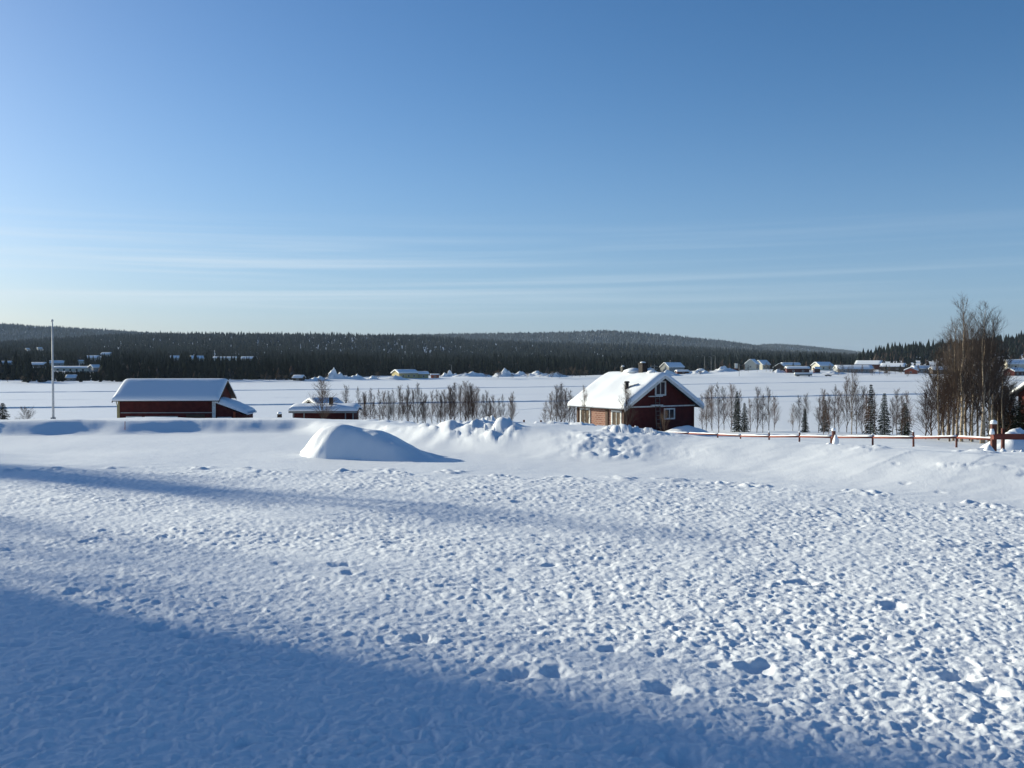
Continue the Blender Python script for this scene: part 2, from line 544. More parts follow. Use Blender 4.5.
def ground_z(x, y, fine=True):
    x = np.asarray(x, float)
    y = np.asarray(y, float)
    wob = (perlin(x * .55, y * .55, 3) * .28 + perlin(x * 1.7, y * 1.7, 4) * .10) * (1 - .65 * sstep(-3.0, -.5, x))
    s, bh, bw = bank_coords(x, y)
    s = s + wob * np.exp(-np.maximum(np.abs(s) - 3, 0) / 4)
    lf = sstep(-4, -9, x)
    bw = bw * (1 + lf * (.85 + .45 * perlin(x * .33 + 5, y * .12, 9)))
    bh = bh * (1 + lf * .16 * perlin(x * .27, y * .2, 10))
    t = np.clip(s / bw, 0, 1)
    # left banks keep a short crest, the right-hand bank flattens into a shelf behind it
    tt = t ** (1 + .35 * lf)
    rise = np.where(t < 1, tt * tt * (3 - 2 * tt), 1.0)
    z = bh * rise
    z = z * (1 + .10 * perlin(x * .4, y * .4, 8))
    rsd = sstep(-6, 2, x)
    yb0 = np.clip(np.interp(x, BANK[:, 0], BANK[:, 1]), 14, 31)
    se = np.where(s > 0, np.maximum(s, .93 * (y - yb0) * sstep(0, 3, s)), 0)
    slope = np.interp(se, SL_S, SL_Z)
    z = z + slope - .1 * sstep(1.2, 4.0, s) * (1 - rsd)
    # broad swells
    near = np.exp(-np.hypot(x, y) / 60)
    z = z + near * (.035 * perlin(x / 2.6, y / 2.6, 21) + .045 * perlin(x / 7, y / 7, 22)) * (1 - .65 * sstep(-1, .5, s))
    z = z + .12 * perlin(x / 17, y / 17, 23) * sstep(6, 30, s)
    if not fine:
        return z
    # thrown-up lumps on the ploughed banks
    lump = sstep(.25, .9, t) * sstep(6.5, 2.0, s) * sstep(-.15, .25, perlin(x * .45 + 9, y * .45, 31))
    lump = lump * (.06 + .80 * sstep(3.4, 2.0, np.abs(x - 1.0)) + .85 * sstep(6.8, 8.0, x) * sstep(.45, .85, t) + .25 * sstep(-1, -2.5, x) * sstep(-6.5, -4, x))
    cxx, cyy = x + .10 * perlin(x * 3, y * 3, 36), y + .10 * perlin(x * 3, y * 3, 37)
    blk = .30 * chunks(cxx * 2.1, cyy * 2.1, 32) + .17 * chunks(cxx * 4.4, cyy * 4.4, 33) + .07 * chunks(cxx * 9, cyy * 9, 34) + .01 * perlin(x * 11, y * 11, 35)
    lump = np.maximum(lump, .42 * np.exp(-((x - 2.2) / .8) ** 2) * sstep(.12, .4, t) * sstep(2.6, 1.6, s))
    z = z + lump * blk
    # crusted, trampled snow of the yard
    yb = np.interp(x, RB_X, RB_Y)
    m = sstep(.1, 1.1, yb - y + .5 * perlin(x * 1.1, y * 1.1, 41)) * sstep(-.1, -.7, s)
    patch = np.clip(.86 + .40 * perlin(x / 1.7, y / 1.7, 42) + .25 * perlin(x / 4.3, y / 3.1, 40), .35, 1.4)
    wx = x + .05 * perlin(x * 6, y * 6, 43)
    wy = y + .05 * perlin(x * 6, y * 6, 44)
    b1 = np.maximum(perlin(wx * 3.4, wy * 3.9, 45), -.08)
    b2 = np.maximum(perlin(wx * 8.6, wy * 9.2, 46), -.10)
    b3 = perlin(wx * 17, wy * 18, 47)
    b4 = perlin(wx * 31, wy * 31, 48)
    crust = .008 * (b1 - .12) + .018 * (b2 - .12) + .0095 * b3 + .0055 * b4 + .012 * perlin(wx * 2.0, wy * 2.2, 49)
    z = z + m * patch * crust
    edge = np.exp(-((yb - y - .5) / .45) ** 2) * sstep(-.05, .25, perlin(x * 1.3, y * 1.3, 51)) * sstep(0, -.4, s)
    z = z + edge * .08 * np.abs(perlin(x * 4.2, y * 4.2, 52))
    z = z + (1 - m) * near * (.008 * perlin(x * 2.2, y * 5, 53) + .0025 * perlin(x * 14, y * 14, 54))
    qx, qy = x + .05 * perlin(x * 5, y * 5, 55) + .02 * perlin(x * 14, y * 14, 56), y + .05 * perlin(x * 5, y * 5, 57) + .02 * perlin(x * 14, y * 14, 58)
    for (cx, cy, w, dep, asp) in PITS:
        r2 = ((qx - cx) / (w * asp)) ** 2 + ((qy - cy) / w) ** 2
        k = np.where(r2 < 9)[0] if x.ndim == 1 else None
        if k is None:
            z = z - dep * (np.exp(-r2 ** 1.5) - .10 * np.exp(-((np.sqrt(r2) - 1.5) / .4) ** 2))
        elif len(k):
            rr = r2[k]
            z[k] -= dep * (np.exp(-rr ** 1.5) - .10 * np.exp(-((np.sqrt(rr) - 1.5) / .4) ** 2))
    return z


def gz(x, y):
    return float(ground_z(np.array([x]), np.array([y]), False)[0])


def build_ground():
    fine = np.arctan(np.arange(-.66, .6601, .0015))
    coarse = np.radians(np.concatenate([np.arange(36, 180, 3.0), np.arange(-180, -34, 3.0)]))
    az = np.concatenate([fine, coarse])
    rows = [.25, .6, 1.0, 1.5, 2.0, 2.5]
    r = 2.6
    while r < 36:
        rows.append(r)
        r *= 1.0031 if r < 24 else 1.007
    while r < 120:
        rows.append(r)
        r *= 1.012
    while r < 650:
        rows.append(r)
        r *= 1.06
    rows += [1500, 4000, 7400]
    rr = np.array(rows)
    A, Rr = np.meshgrid(az, rr)
    X, Y = np.sin(A) * Rr, np.cos(A) * Rr
    Z = ground_z(X.ravel(), Y.ravel())
    n, m = len(rr), len(az)
    V = np.column_stack([X.ravel(), Y.ravel(), Z])
    V = np.vstack([V, [[0, 0, Z[0]]]])
    i = np.arange(n - 1)[:, None]
    j = np.arange(m)[None, :]
    j2 = (j + 1) % m
    F = np.stack([(i * m + j), (i * m + j2), ((i + 1) * m + j2), ((i + 1) * m + j)], -1).reshape(-1, 4)
    me = np_mesh('snowy_ground', V, F[:, ::-1], [M_SNOW], True)
    o = link_mesh('snowy_ground', me)
    tag(o, kind='structure')


build_ground()


# ------------------------------------------------------------------ lake and its ploughed tracks
def build_lake():
    xs = np.linspace(-1500, 1500, 61)
    ys = np.concatenate([np.linspace(90, 700, 80), [800, 950]])
    X, Y = np.meshgrid(xs, ys)
    V = np.column_stack([X.ravel(), Y.ravel(), np.full(X.size, LAKE_Z)])
    V[:, 2] += .05 * perlin(V[:, 0] / 25, V[:, 1] / 6, 5)
    n, m = X.shape
    i = np.arange(n - 1)[:, None]
    j = np.arange(m - 1)[None, :]
    F = np.stack([i * m + j, i * m + j + 1, (i + 1) * m + j + 1, (i + 1) * m + j], -1).reshape(-1, 4)
    tag(link_mesh('frozen_lake', np_mesh('frozen_lake', V, F, [M_LAKE], True)), kind='structure')


build_lake()


def lake_ridge(name, pts, h, w):
    """a low ploughed ridge of snow across the ice; pts are picture points on the ice"""
    P = []
    for px, py in pts:
        u, wz = ray(px, py)
        Y = (LAKE_Z - EYE) / wz
        P.append((u * Y, Y))
    xs = np.array([p[0] for p in P])
    ys = np.array([p[1] for p in P])
    X = np.linspace(xs[0], xs[-1], 400)
    Yc = np.interp(X, xs, ys)
    prof = [(-w * .42, 0), (-w * .1, .95), (w * .1, 1.0), (w * 1.3, 0)]
    V, F = [], []
    for i in range(len(X)):
        hh = h * (.8 + .35 * float(perlin(X[i] / 9, Yc[i] / 50, 6)) + .12 * random.random())
        for (a, b) in prof:
            V.append((X[i], Yc[i] + a, LAKE_Z - .05 + b * hh))
        if i:
            for k in range(len(prof) - 1):
                q = (i - 1) * 4 + k
                F.append((q, q + 4, q + 5, q + 1))
    tag(link_mesh(name, np_mesh(name, V, F, [M_LAKE], False)), kind='structure')


lake_ridge('track_on_lake', [(-250, 413.0), (0, 408.5), (240, 405.5), (420, 403.2), (600, 400.8), (700, 398.5), (860, 395.2), (1024, 393.0), (1300, 391)], .42, .9)
lake_ridge('track_on_lake', [(-250, 394.5), (0, 392.6), (120, 391.6), (300, 389.9), (420, 388.6), (580, 386.6), (700, 384.2), (850, 381.8), (1024, 380.5)], .30, 1.0)

lake_ridge('track_on_lake', [(-250, 401), (100, 399.5), (420, 396.0), (700, 391.5), (1024, 386.5), (1300, 385)], .12, 1.2)
lake_ridge('track_on_lake', [(430, 416), (560, 407), (700, 402.5), (880, 400.5), (1300, 399.5)], .12, .8)

# ------------------------------------------------------------------ far shore and wooded hills
PXS = [-500, 0, 150, 300, 400, 560, 700, 850, 1024, 1500]
SHORE = [530, 545, 560, 610, 650, 680, 735, 740, 690, 600]


def tab(xs, ys):
    xs, ys = np.array(xs, float), np.array(ys, float)
    return lambda p: np.interp(p, xs, ys)


shore_Y = tab(PXS, SHORE)
RM = tab([-500, 0, 60, 110, 150, 250, 350, 430, 480, 560, 640, 700, 760, 830, 870, 1024, 1500],
         [345, 340, 336, 333, 331.5, 331.5, 332, 334, 338, 341, 343, 346, 349, 352, 354, 356, 358])
RF1 = tab([-500, 0, 50, 100, 150, 220, 320, 400, 450, 520, 560, 580, 605, 640, 680, 720, 750, 765, 790, 1024, 1500],
          [318, 322, 325, 328, 331.5, 335, 336, 334, 332.5, 331.5, 331, 330, 329, 331, 335, 339, 343, 346, 350, 357, 358])
RF2 = tab([-500, 680, 720, 742, 762, 780, 800, 830, 860, 900, 1500], [360, 356, 350, 346.5, 343.5, 343, 344.5, 347.5, 351, 356, 360])
RN = tab([-500, 300, 700, 850, 862, 880, 900, 940, 1000, 1024, 1200, 1500], [366, 366, 367, 364, 352, 346.5, 344, 341, 336, 333, 322, 318])
G850 = tab([-500, 0, 300, 420, 560, 700, 760, 850, 1024, 1500], [371, 370.5, 375.0, 375.6, 375.4, 374, 371.6, 371.0, 372, 371])
G1300 = tab([-500, 0, 250, 420, 700, 850, 1024, 1500], [359, 360, 361, 366, 366, 364, 352, 345])
G1600 = tab([-500, 0, 250, 420, 700, 850, 1024, 1500], [350, 350, 351, 356, 358, 360, 358, 356])
TH = 10.0


def to_z(ypx, Y):
    v = (384 - ypx) / FPX
    c, s = math.cos(PITCH), math.sin(PITCH)
    return EYE + (-s + v * c) / (c + v * s) * Y


def hill_z(px, Y):
    px = np.asarray(px, float)
    Y = np.asarray(Y, float)
    sh = shore_Y(px)
    drop = lambda y, Yk: y + 1000 * (TH if Yk > 1200 else 12.5) / Yk
    knots = [(sh - 25, np.full(px.shape, LAKE_Z - 1.2)), (sh, np.full(px.shape, LAKE_Z - .05)), (sh + 18, np.full(px.shape, LAKE_Z + .9))]
    n_on = np.clip((px - 840) / 25, 0, 1)
    knots.append((np.full(px.shape, 850.), to_z(G850(px), 850.)))
    knots.append((np.full(px.shape, 1150.), to_z(G1300(px) * (1 - n_on) * 1.0 + (1 - n_on) * 2.5 + n_on * drop(RN(px), 1150.), 1150.)))
    knots.append((np.full(px.shape, 1300.), to_z(G1300(px) * (1 - n_on) + n_on * (drop(RN(px), 1150.) + 1.0), 1300.)))
    knots.append((np.full(px.shape, 1600.), to_z(np.maximum(G1600(px), n_on * 352), 1600.)))
    knots.append((np.full(px.shape, 2000.), to_z(drop(RM(px), 2000.), 2000.)))
    knots.append((np.full(px.shape, 2500.), to_z(np.maximum(RM(px), RF1(px)) + 13, 2500.)))
    knots.append((np.full(px.shape, 3300.), to_z(drop(RF1(px), 3300.), 3300.)))
    knots.append((np.full(px.shape, 3900.), to_z(np.maximum(RF1(px), RF2(px)) + 12, 3900.)))
    knots.append((np.full(px.shape, 4600.), to_z(drop(RF2(px), 4600.), 4600.)))
    knots.append((np.full(px.shape, 7000.), np.full(px.shape, -5.)))
    z = np.full(px.shape, LAKE_Z - 1.2)
    for (y0, z0), (y1, z1) in zip(knots[:-1], knots[1:]):
        t = np.clip((Y - y0) / np.maximum(y1 - y0, 1e-3), 0, 1)
        z = np.where(Y >= y0, z0 + (z1 - z0) * t, z)
    return z


def build_hills():
    pxs = np.arange(-420, 1481, 5.0)
    ys = np.concatenate([np.arange(500, 900, 6.0), np.arange(900, 2100, 25.0), np.arange(2100, 7001, 80.0)])
    PX, Y = np.meshgrid(pxs, ys)
    X = (PX - 512) / FPX * Y
    Z = hill_z(PX, Y) + sstep(0, 60, Y - shore_Y(PX)) * .8 * perlin(X / 40, Y / 40, 61)
    n, m = X.shape
    i = np.arange(n - 1)[:, None]
    j = np.arange(m - 1)[None, :]
    F = np.stack([i * m + j, i * m + j + 1, (i + 1) * m + j + 1, (i + 1) * m + j], -1).reshape(-1, 4)
    V = np.column_stack([X.ravel(), Y.ravel(), Z.ravel()])
    tag(link_mesh('hills', np_mesh('hills', V, F, [M_HILL], True)), kind='structure')


build_hills()


def find_Y(px, ybase, lo_=560, hi_=1950):
    Y = np.arange(max(lo_, float(shore_Y(px)) + 12), hi_, 4.0)
    z = hill_z(np.full(Y.shape, float(px)), Y)
    yp = 384 - FPX * np.tan(np.arctan((z - EYE) / Y) + PITCH)
    k = int(np.argmin(np.abs(yp - ybase)))
    return float(Y[k]), float(z[k])


# ------------------------------------------------------------------ cold hazy air over the valley
def build_haze():
    b = MB()
    z0, z1 = -14.5, 135.0
    b.box((0, 0, (z0 + z1) / 2), (15400, 15400, z1 - z0))
    m = bpy.data.materials.new('haze_air')
    m.use_nodes = True
    t = m.node_tree
    t.nodes.clear()
    o = t.nodes.new('ShaderNodeOutputMaterial')
    v = t.nodes.new('ShaderNodeVolumePrincipled')
    v.inputs['Color'].default_value = (0.62, 0.80, 1.0, 1)
    v.inputs['Density'].default_value = HAZE
    v.inputs['Anisotropy'].default_value = 0.0
    t.links.new(v.outputs[0], o.inputs['Volume'])
    tag(b.build('haze', m), kind='stuff')


HAZE = 0.00004
build_haze()

# ------------------------------------------------------------------ houses
def snow_slab(L, V, rise, zr, t, nx=28, nv=22, round_e=.4, amp=.05, seed=1, ridge_soft=.5):
    """a closed blanket of snow over a gable roof: L along x, V half span, zr ridge height, rise ridge above eave"""
    xs = np.linspace(-L / 2, L / 2, nx)
    e = min(round_e, V * .3, L * .2)
    xs = np.sort(np.concatenate([xs, [-L / 2 + e * .15, -L / 2 + e * .5, L / 2 - e * .5, L / 2 - e * .15]]))
    vv = np.linspace(-V, V, nv)
    vv = np.sort(np.concatenate([vv, [-V + e * .15, -V + e * .5, V - e * .5, V - e * .15]]))
    X, W = np.meshgrid(xs, vv)
    roof = zr - rise * np.abs(W) / V
    dist = np.minimum(np.minimum(X + L / 2, L / 2 - X), np.minimum(W + V, V - W))
    q = np.clip(dist / e, 0, 1)
    th = t * (.30 + .70 * np.sqrt(1 - (1 - q) ** 2)) + amp * q * perlin(X / 1.6 + seed * 7, W / 1.1, seed)
    soft = zr - rise * np.sqrt((W / V) ** 2 + (ridge_soft * .18) ** 2)
    top = np.minimum(soft + rise * 0.02, roof + 1) + th
    top = np.maximum(top, roof + .06)
    n, m = X.shape
    T = np.column_stack([X.ravel(), W.ravel(), top.ravel()])
    B = np.column_stack([X.ravel(), W.ravel(), (roof + .012).ravel()])
    i = np.arange(n - 1)[:, None]
    j = np.arange(m - 1)[None, :]
    q1 = np.stack([i * m + j, i * m + j + 1, (i + 1) * m + j + 1, (i + 1) * m + j], -1).reshape(-1, 4)
    q2 = q1[:, ::-1] + n * m
    bd = [k for k in range(m)] + [k * m + m - 1 for k in range(1, n)] + [(n - 1) * m + k for k in range(m - 2, -1, -1)] + [k * m for k in range(n - 2, 0, -1)]
    q3 = [(a, a + n * m, b + n * m, b) for a, b in zip(bd, bd[1:] + bd[:1])]
    return np.vstack([T, B]), np.vstack([q1, q2, np.array(q3)])


def window(parent, face, L, W, u, z, w, h, frame=M_WHITE, pane=M_GLASS, fw=.13, mull=1, sill_snow=False):
    """face: x-, x+, y-, y+ of a centred L x W box; u runs along the wall"""
    f, g = MB(), MB()
    mp = {'x-': lambda a, o, c: (-L / 2 - o, a, c), 'x+': lambda a, o, c: (L / 2 + o, a, c),
          'y-': lambda a, o, c: (a, -W / 2 - o, c), 'y+': lambda a, o, c: (a, W / 2 + o, c)}[face]
    sz = (lambda a, o, c: (o, a, c)) if face[0] == 'x' else (lambda a, o, c: (a, o, c))
    f.box(mp(u, .03, z + h / 2 - fw / 2), sz(w, .06, fw))
    f.box(mp(u, .03, z - h / 2 + fw / 2), sz(w, .06, fw))
    for sgn in (-1, 1):
        f.box(mp(u + sgn * (w / 2 - fw / 2), .03, z), sz(fw, .06, h - 2 * fw))
    for k in range(mull):
        uu = u - w / 2 + w * (k + 1) / (mull + 1)
        f.box(mp(uu, .025, z), sz(.06, .05, h - 2 * fw))
    g.box(mp(u, .008, z), sz(w - 2 * fw, .016, h - 2 * fw))
    fo = f.build('window', frame, parent)
    g.build('pane', pane, fo)
    if sill_snow:
        s_ = MB()
        s_.box(mp(u, .10, z - h / 2 - .05), sz(w, .14, .10))
        s_.build('sill_snow', M_SNOWROOF, fo)
    return fo


def gable_house(name, label, cat, loc, rz, L, W, h, rise, oh=.4, ohx=.4, snow=.4, wall=M_RED, roofm=M_ROOF, trim=M_WHITE, group=None,
                windows=(), chimneys=(), corner=True, seed=1, nx=14, nv=12, round_e=.4, door=None, side_wall=None, barge=None, lumps=.12):
    root = empty(name, loc, rz, label, cat, group)
    b = MB()
    hw = W / 2
    sec = [(-hw, -1.5), (hw, -1.5), (hw, h), (0, h + rise), (-hw, h)]
    n = len(sec)
    vs_ = [(-L / 2, y, z) for y, z in sec] + [(L / 2, y, z) for y, z in sec]
    b.add(vs_, [tuple(range(n - 1, -1, -1)), tuple(range(n, 2 * n))] + [(i, (i + 1) % n, n + (i + 1) % n, n + i) for i in range(n)])
    b.build('wall', wall, root)
    V = hw + oh
    sl = rise / hw
    ze = h - sl * oh
    th = .09
    r = MB()
    LL = L + 2 * ohx
    for sgn in (-1, 1):
        vs_ = []
        for x in (-LL / 2, LL / 2):
            vs_ += [(x, 0, h + rise + .004), (x, sgn * V, ze + .004), (x, sgn * V, ze + th), (x, 0, h + rise + th)]
        fs = [(0, 1, 2, 3), (7, 6, 5, 4), (0, 4, 5, 1), (1, 5, 6, 2), (2, 6, 7, 3)]
        if sgn < 0:
            fs = [f[::-1] for f in fs]
        r.add(vs_, fs)
    ro = r.build('roof', roofm, root)
    if barge:
        for e in (-1, 1):
            bb = MB()
            for sgn in (-1, 1):
                x0, x1 = e * (LL / 2 + .002), e * (LL / 2 + .04)
                q = [(x0, 0, h + rise - .16), (x0, sgn * V, ze - .16), (x0, sgn * V, ze + th), (x0, 0, h + rise + th),
                     (x1, 0, h + rise - .16), (x1, sgn * V, ze - .16), (x1, sgn * V, ze + th), (x1, 0, h + rise + th)]
                bb.add(q, [(0, 1, 2, 3), (4, 7, 6, 5), (0, 4, 5, 1), (1, 5, 6, 2), (2, 6, 7, 3)])
            bb.build('barge_board', barge, ro)
    if snow:
        sv, sf = snow_slab(LL + .10, V + .06, sl * (V + .06), h + rise + th, snow, nx, nv, round_e, lumps * snow, seed)
        link_mesh('snow_cover', np_mesh('snow_cover', sv, sf, [M_SNOWROOF], True), ro)
    if corner:
        for sx in (-1, 1):
            for sy in (-1, 1):
                c = MB()
                c.box((sx * (L / 2 - .055), sy * (hw + .013), h / 2 - .75), (.16, .03, h + 1.45))
                c.box((sx * (L / 2 + .014), sy * (hw - .055), h / 2 - .75), (.03, .16, h + 1.45))
                c.build('corner_board', trim, root)
    for wdw in windows:
        window(root, wdw[0], L, W, *wdw[1:])
    for (cx, cy, cw, ch) in chimneys:
        c = MB()
        zr = h + rise - sl * abs(cy)
        c.box((cx, cy, zr + ch / 2 - .2), (cw, cw, ch + .4))
        co = c.build('chimney', M_CHIM, ro)
        s2 = MB()
        s2.tube([(cx, cy, zr + ch - .0), (cx, cy, zr + ch + .12), (cx, cy, zr + ch + .2)], [cw * .62, cw * .58, cw * .25], 8)
        s2.build('snow_cap', M_SNOWROOF, co)
    if door:
        face, u, w, hh = door
        d = MB()
        mp = {'x-': (-L / 2 - .03, u, hh / 2), 'x+': (L / 2 + .03, u, hh / 2), 'y-': (u, -hw - .03, hh / 2), 'y+': (u, hw + .03, hh / 2)}[face]
        d.box(mp, (.06, w, hh) if face[0] == 'x' else (w, .06, hh))
        d.build('door', trim, root)
    root['ridge'] = h + rise
    del root['ridge']
    return root, ro


def vent_pipe(ro, x, y, z, h, r):
    p = MB()
    p.tube([(x, y, z - .3), (x, y, z + h)], [r, r], 8)
    p.tube([(x, y, z + h - .02), (x, y, z + h + .12)], [r * 1.5, r * 1.2], 8)
    return p.build('vent_pipe', M_DARKM, ro)


# --- the red house by the fence
t_ = R(32.7)
gdir = Vector((math.cos(t_), math.sin(t_), 0))
sdir = Vector((-math.sin(t_), math.cos(t_), 0))
HW, HL = 7.6, 6.5
corner_p = Vector((xat(625, 82), 82, 0))
hc = corner_p + gdir * HW / 2 + sdir * HL / 2
hbase = -3.95
eave_z, ridge_z, hoh = -1.72, 1.00, .55
hsl = (ridge_z - eave_z) / (HW / 2 + hoh)
wall_h = eave_z + hsl * hoh - hbase
hrise = hsl * HW / 2
house, hroof = gable_house('red_house', 'red wooden house with thick snow on its steep roof and a sunlit brick side wall', 'house',
                           (hc.x, hc.y, hbase), math.pi / 2 + t_, HL, HW, wall_h, hrise, hoh, .62, .46, M_RED, corner=False,
                           seed=3, nx=40, nv=34, round_e=.5, barge=M_WHITE, trim=M_WHITE)
# its sunlit side of brick
sw = MB()
sw.box((0, HW / 2 + .012, wall_h / 2 - .7), (HL - .02, .03, wall_h + 1.25))
sw.build('side_wall', M_BRICK, house)['label'] = 'sunlit weathered brick side wall'
for u, zc, w, h in ((-HL / 2 + 1.05, hbase, 1.35, 1.45), (HL / 2 - 1.15, hbase, 1.45, 1.5)):
    window(house, 'y+', HL, HW + .06, u, 1.42, w, h, M_WHITE, M_CURT, .16, 1)
pil = MB()
for u, w in ((-.95, .32), (HL / 2 - .1, .22), (-HL / 2 + .1, .22)):
    q = MB()
    q.box((u, HW / 2 + .07, wall_h / 2 - .7), (w, .10, wall_h + 1.2))
    q.build('corner_board', M_TRIMB, house)
ub = MB()
window(house, 'x-', HL, HW, .0, -.06 - hbase + .05, 1.20, 1.25, M_WHITE, M_GLASS, .13, 1)
window(house, 'x-', HL, HW, -1.0, -2.2 - hbase + .02, 1.22, .95, M_WHITE, M_GLASS, .12, 1)
b = MB()
b.box((-HL / 2 - .05, 0, -1.52 - hbase), (.10, HW + .1, .10))
b.build('trim_board', M_WHITE, house)
q = MB()
q.box((-HL / 2 - .03, -HW / 2 + .08, wall_h / 2 - .7), (.05, .16, wall_h + 1.3))
q.build('corner_board', M_RED, house)
q = MB()
q.box((-HL / 2 - .03, HW / 2 - .08, wall_h / 2 - .7), (.05, .16, wall_h + 1.3))
q.build('corner_board', M_TRIMB, house)
zr_ = ridge_z - hbase
for cx, cy, cw, ch, dark in ((-1.0, .0, .52, 1.12, 1), (1.6, .1, .28, .78, 1)):
    c = MB()
    c.box((cx, cy, zr_ + ch / 2 - .2), (cw, cw * 1.1, ch + .4))
    c.box((cx, cy, zr_ + ch - .06), (cw + .06, cw * 1.1 + .06, .12))
    co = c.build('chimney', M_CHIM if cw > .4 else M_DARKM, hroof)
    s2 = MB()
    s2.tube([(cx, cy, zr_ + ch), (cx, cy, zr_ + ch + .07), (cx, cy, zr_ + ch + .12)], [cw * .5, cw * .45, cw * .2], 10)
    s2.build('snow_cap', M_SNOWROOF, co)
vz = zr_ - hsl * 2.55
vp = vent_pipe(hroof, -HL / 2 + 1.35, 2.5, vz + .35, .72, .17)
b = MB()
b.tube([(-HL / 2 + 1.2, 2.35, vz + .75), (-HL / 2 + .2, 2.2, vz + 1.0)], [.025, .025], 5)
b.build('stay_rod', M_DARKM, vp)
b = MB()
b.tube([(-HL / 2 + .35, .35, zr_ - .3), (-HL / 2 + .35, .35, zr_ + 1.0)], [.025, .02], 5)
b.tube([(-HL / 2 + .35, -.1, zr_ + .85), (-HL / 2 + .35, .8, zr_ + .85)], [.02, .02], 5)
b.tube([(-HL / 2 + .35, .0, zr_ + .6), (-HL / 2 + .35, .7, zr_ + .6)], [.02, .02], 5)
b.build('antenna', M_METAL, hroof)
# ridge drifts beside the chimney
for cx, w, hgt in ((.3, .75, .36), (.95, .5, .26), (-2.2, .45, .2)):
    b = MB()
    rr_, pp_ = [], []
    for k in range(6):
        a = k / 5 * math.pi / 2
        pp_.append((cx, .0, zr_ + .3 + hgt * math.sin(a) * 1.1))
        rr_.append(max(.02, w * math.cos(a)))
    b.tube(pp_, rr_, 12)
    b.build('ridge_snow', M_SNOWROOF, hroof)
# the ladder up the gable
lad = empty('ladder', house.matrix_world @ Vector((0, 0, 0)), 0, 'wooden ladder leaning up the dark gable wall of the red house under its upper window', 'ladder')
lad.location = (hc.x, hc.y, hbase)
lad.rotation_euler = (0, 0, math.pi / 2 + t_)
lx0, lx1, ztop = -HL / 2 - .42, -HL / 2 - .14, -.62 - hbase
for dy in (-.23, .23):
    s_ = MB()
    s_.tube([(lx0, .45 + dy, -.6), (lx1, .45 + dy, ztop)], [.04, .04], 5)
    s_.build('rail', M_LADDER, lad)
for k in range(11):
    f = (k + .6) / 11.3
    s_ = MB()
    z_ = -.6 + (ztop + .6) * f
    s_.tube([(lx0 + (lx1 - lx0) * f, .22, z_), (lx0 + (lx1 - lx0) * f, .68, z_)], [.03, .03], 5)
    s_.build('rung', M_LADDER, lad)
s_ = MB()
s_.box((-HL / 2 - .16, .65, ztop - .05), (.14, 1.5, .07))
s_.build('top_bar', M_WHITE, lad)
s_ = MB()
s_.box((-HL / 2 - .22, .55, -1.42 - hbase), (.16, 1.25, .10))
s_.build('middle_bar', M_WHITE, lad)

# --- the barn at the left
BY = 105.0
bx0, bx1 = xat(111, BY), xat(215.5, BY)
BOH = .45
BL = (bx1 - bx0) - 2 * BOH
BW = 7.5
bx = (bx0 + bx1) / 2
bcy = BY + BW / 2 + BOH
bbase = gz(bx, BY + 4) - .1
beave = 2.2 - .0395 * BY
brid = 2.2 - .0190 * (bcy)
bsl = (brid - beave) / (BW / 2 + BOH)
bh = beave + bsl * BOH - bbase
barn, broof = gable_house('red_barn', 'long dark red barn with a smooth blue shaded snow roof left of the low shed', 'barn',
                          (bx, bcy, bbase), R(3.0), BL, BW, bh, bsl * BW / 2, BOH, BOH, .36, M_RED, corner=False, seed=5, nx=36, nv=26,
                          round_e=.55, barge=M_DARKW, lumps=.03)
for sx, w, m_ in ((BL / 2 - .12, .36, M_WHITE), (-BL / 2 + .08, .18, M_YELLOW)):  # yellow left board and downpipe: sunlit edge put into their colour
    b = MB()
    b.box((sx, -BW / 2 - .03, bh / 2 - .7), (w, .06, bh + 1.3))
    b.build('corner_board', m_, barn)
b = MB()
b.tube([(-BL / 2 - .06, -BW / 2 - .34, bh - .25), (-BL / 2 - .04, -BW / 2 - .08, bh - .7), (-BL / 2 - .04, -BW / 2 - .08, 0)], [.05, .05, .05], 6)
b.build('downpipe', M_YELLOW, barn)
b = MB()
b.box((0, -BW / 2 - .05, bh - 1.42), (BL - .6, .10, .09))
b.build('trim_board', M_GREY, barn)
for u, w in ((-.55, 3.4), (-3.4, 1.6)):
    window(barn, 'y-', BL, BW, u, bh - 2.35, w, 1.1, M_WHITE, M_GREY, .12, 1)
b = MB()
b.box((3.0, -BW / 2 - .04, bh - 2.3), (1.9, .08, 1.4))
b.build('door', M_DARKW, barn)
# lean-to at the barn's right end
lt = MB()
x0, x1 = BL / 2 + .004, BL / 2 + 3.1
y0, y1 = -BW / 2 + .1, -BW / 2 + 4.2
z1, z0 = bh - .35, bh - 1.65
lt.add([(x0, y0, -1.2), (x1, y0, -1.2), (x1, y1, -1.2), (x0, y1, -1.2), (x0, y0, z1 - .1), (x1, y0, z0 - .1), (x1, y1, z0 - .1), (x0, y1, z1 - .1)],
       [(0, 1, 5, 4), (1, 2, 6, 5), (2, 3, 7, 6), (4, 5, 6, 7)])
lo_ = lt.build('lean_to', M_RED, barn)
nxs, nys = 22, 14
V_, F_ = [], []
for i in range(nxs):
    fx = i / (nxs - 1)
    X_ = x0 + (x1 + .35 - x0) * fx
    for j in range(nys):
        fy = j / (nys - 1)
        Y_ = y0 - .3 + (y1 - y0 + .6) * fy
        ed = min(fy, 1 - fy) * 4.6
        ed = min(ed, (1 - fx) * 3.4)
        q_ = min(1, ed / .5)
        prof = z1 + (z0 - z1) * fx ** 1.25
        V_.append((X_, Y_, prof + .45 * (.25 + .75 * math.sqrt(1 - (1 - q_) ** 2)) + .05 * float(perlin(X_ * 1.1, Y_ * 1.1, 9))))
nb = len(V_)
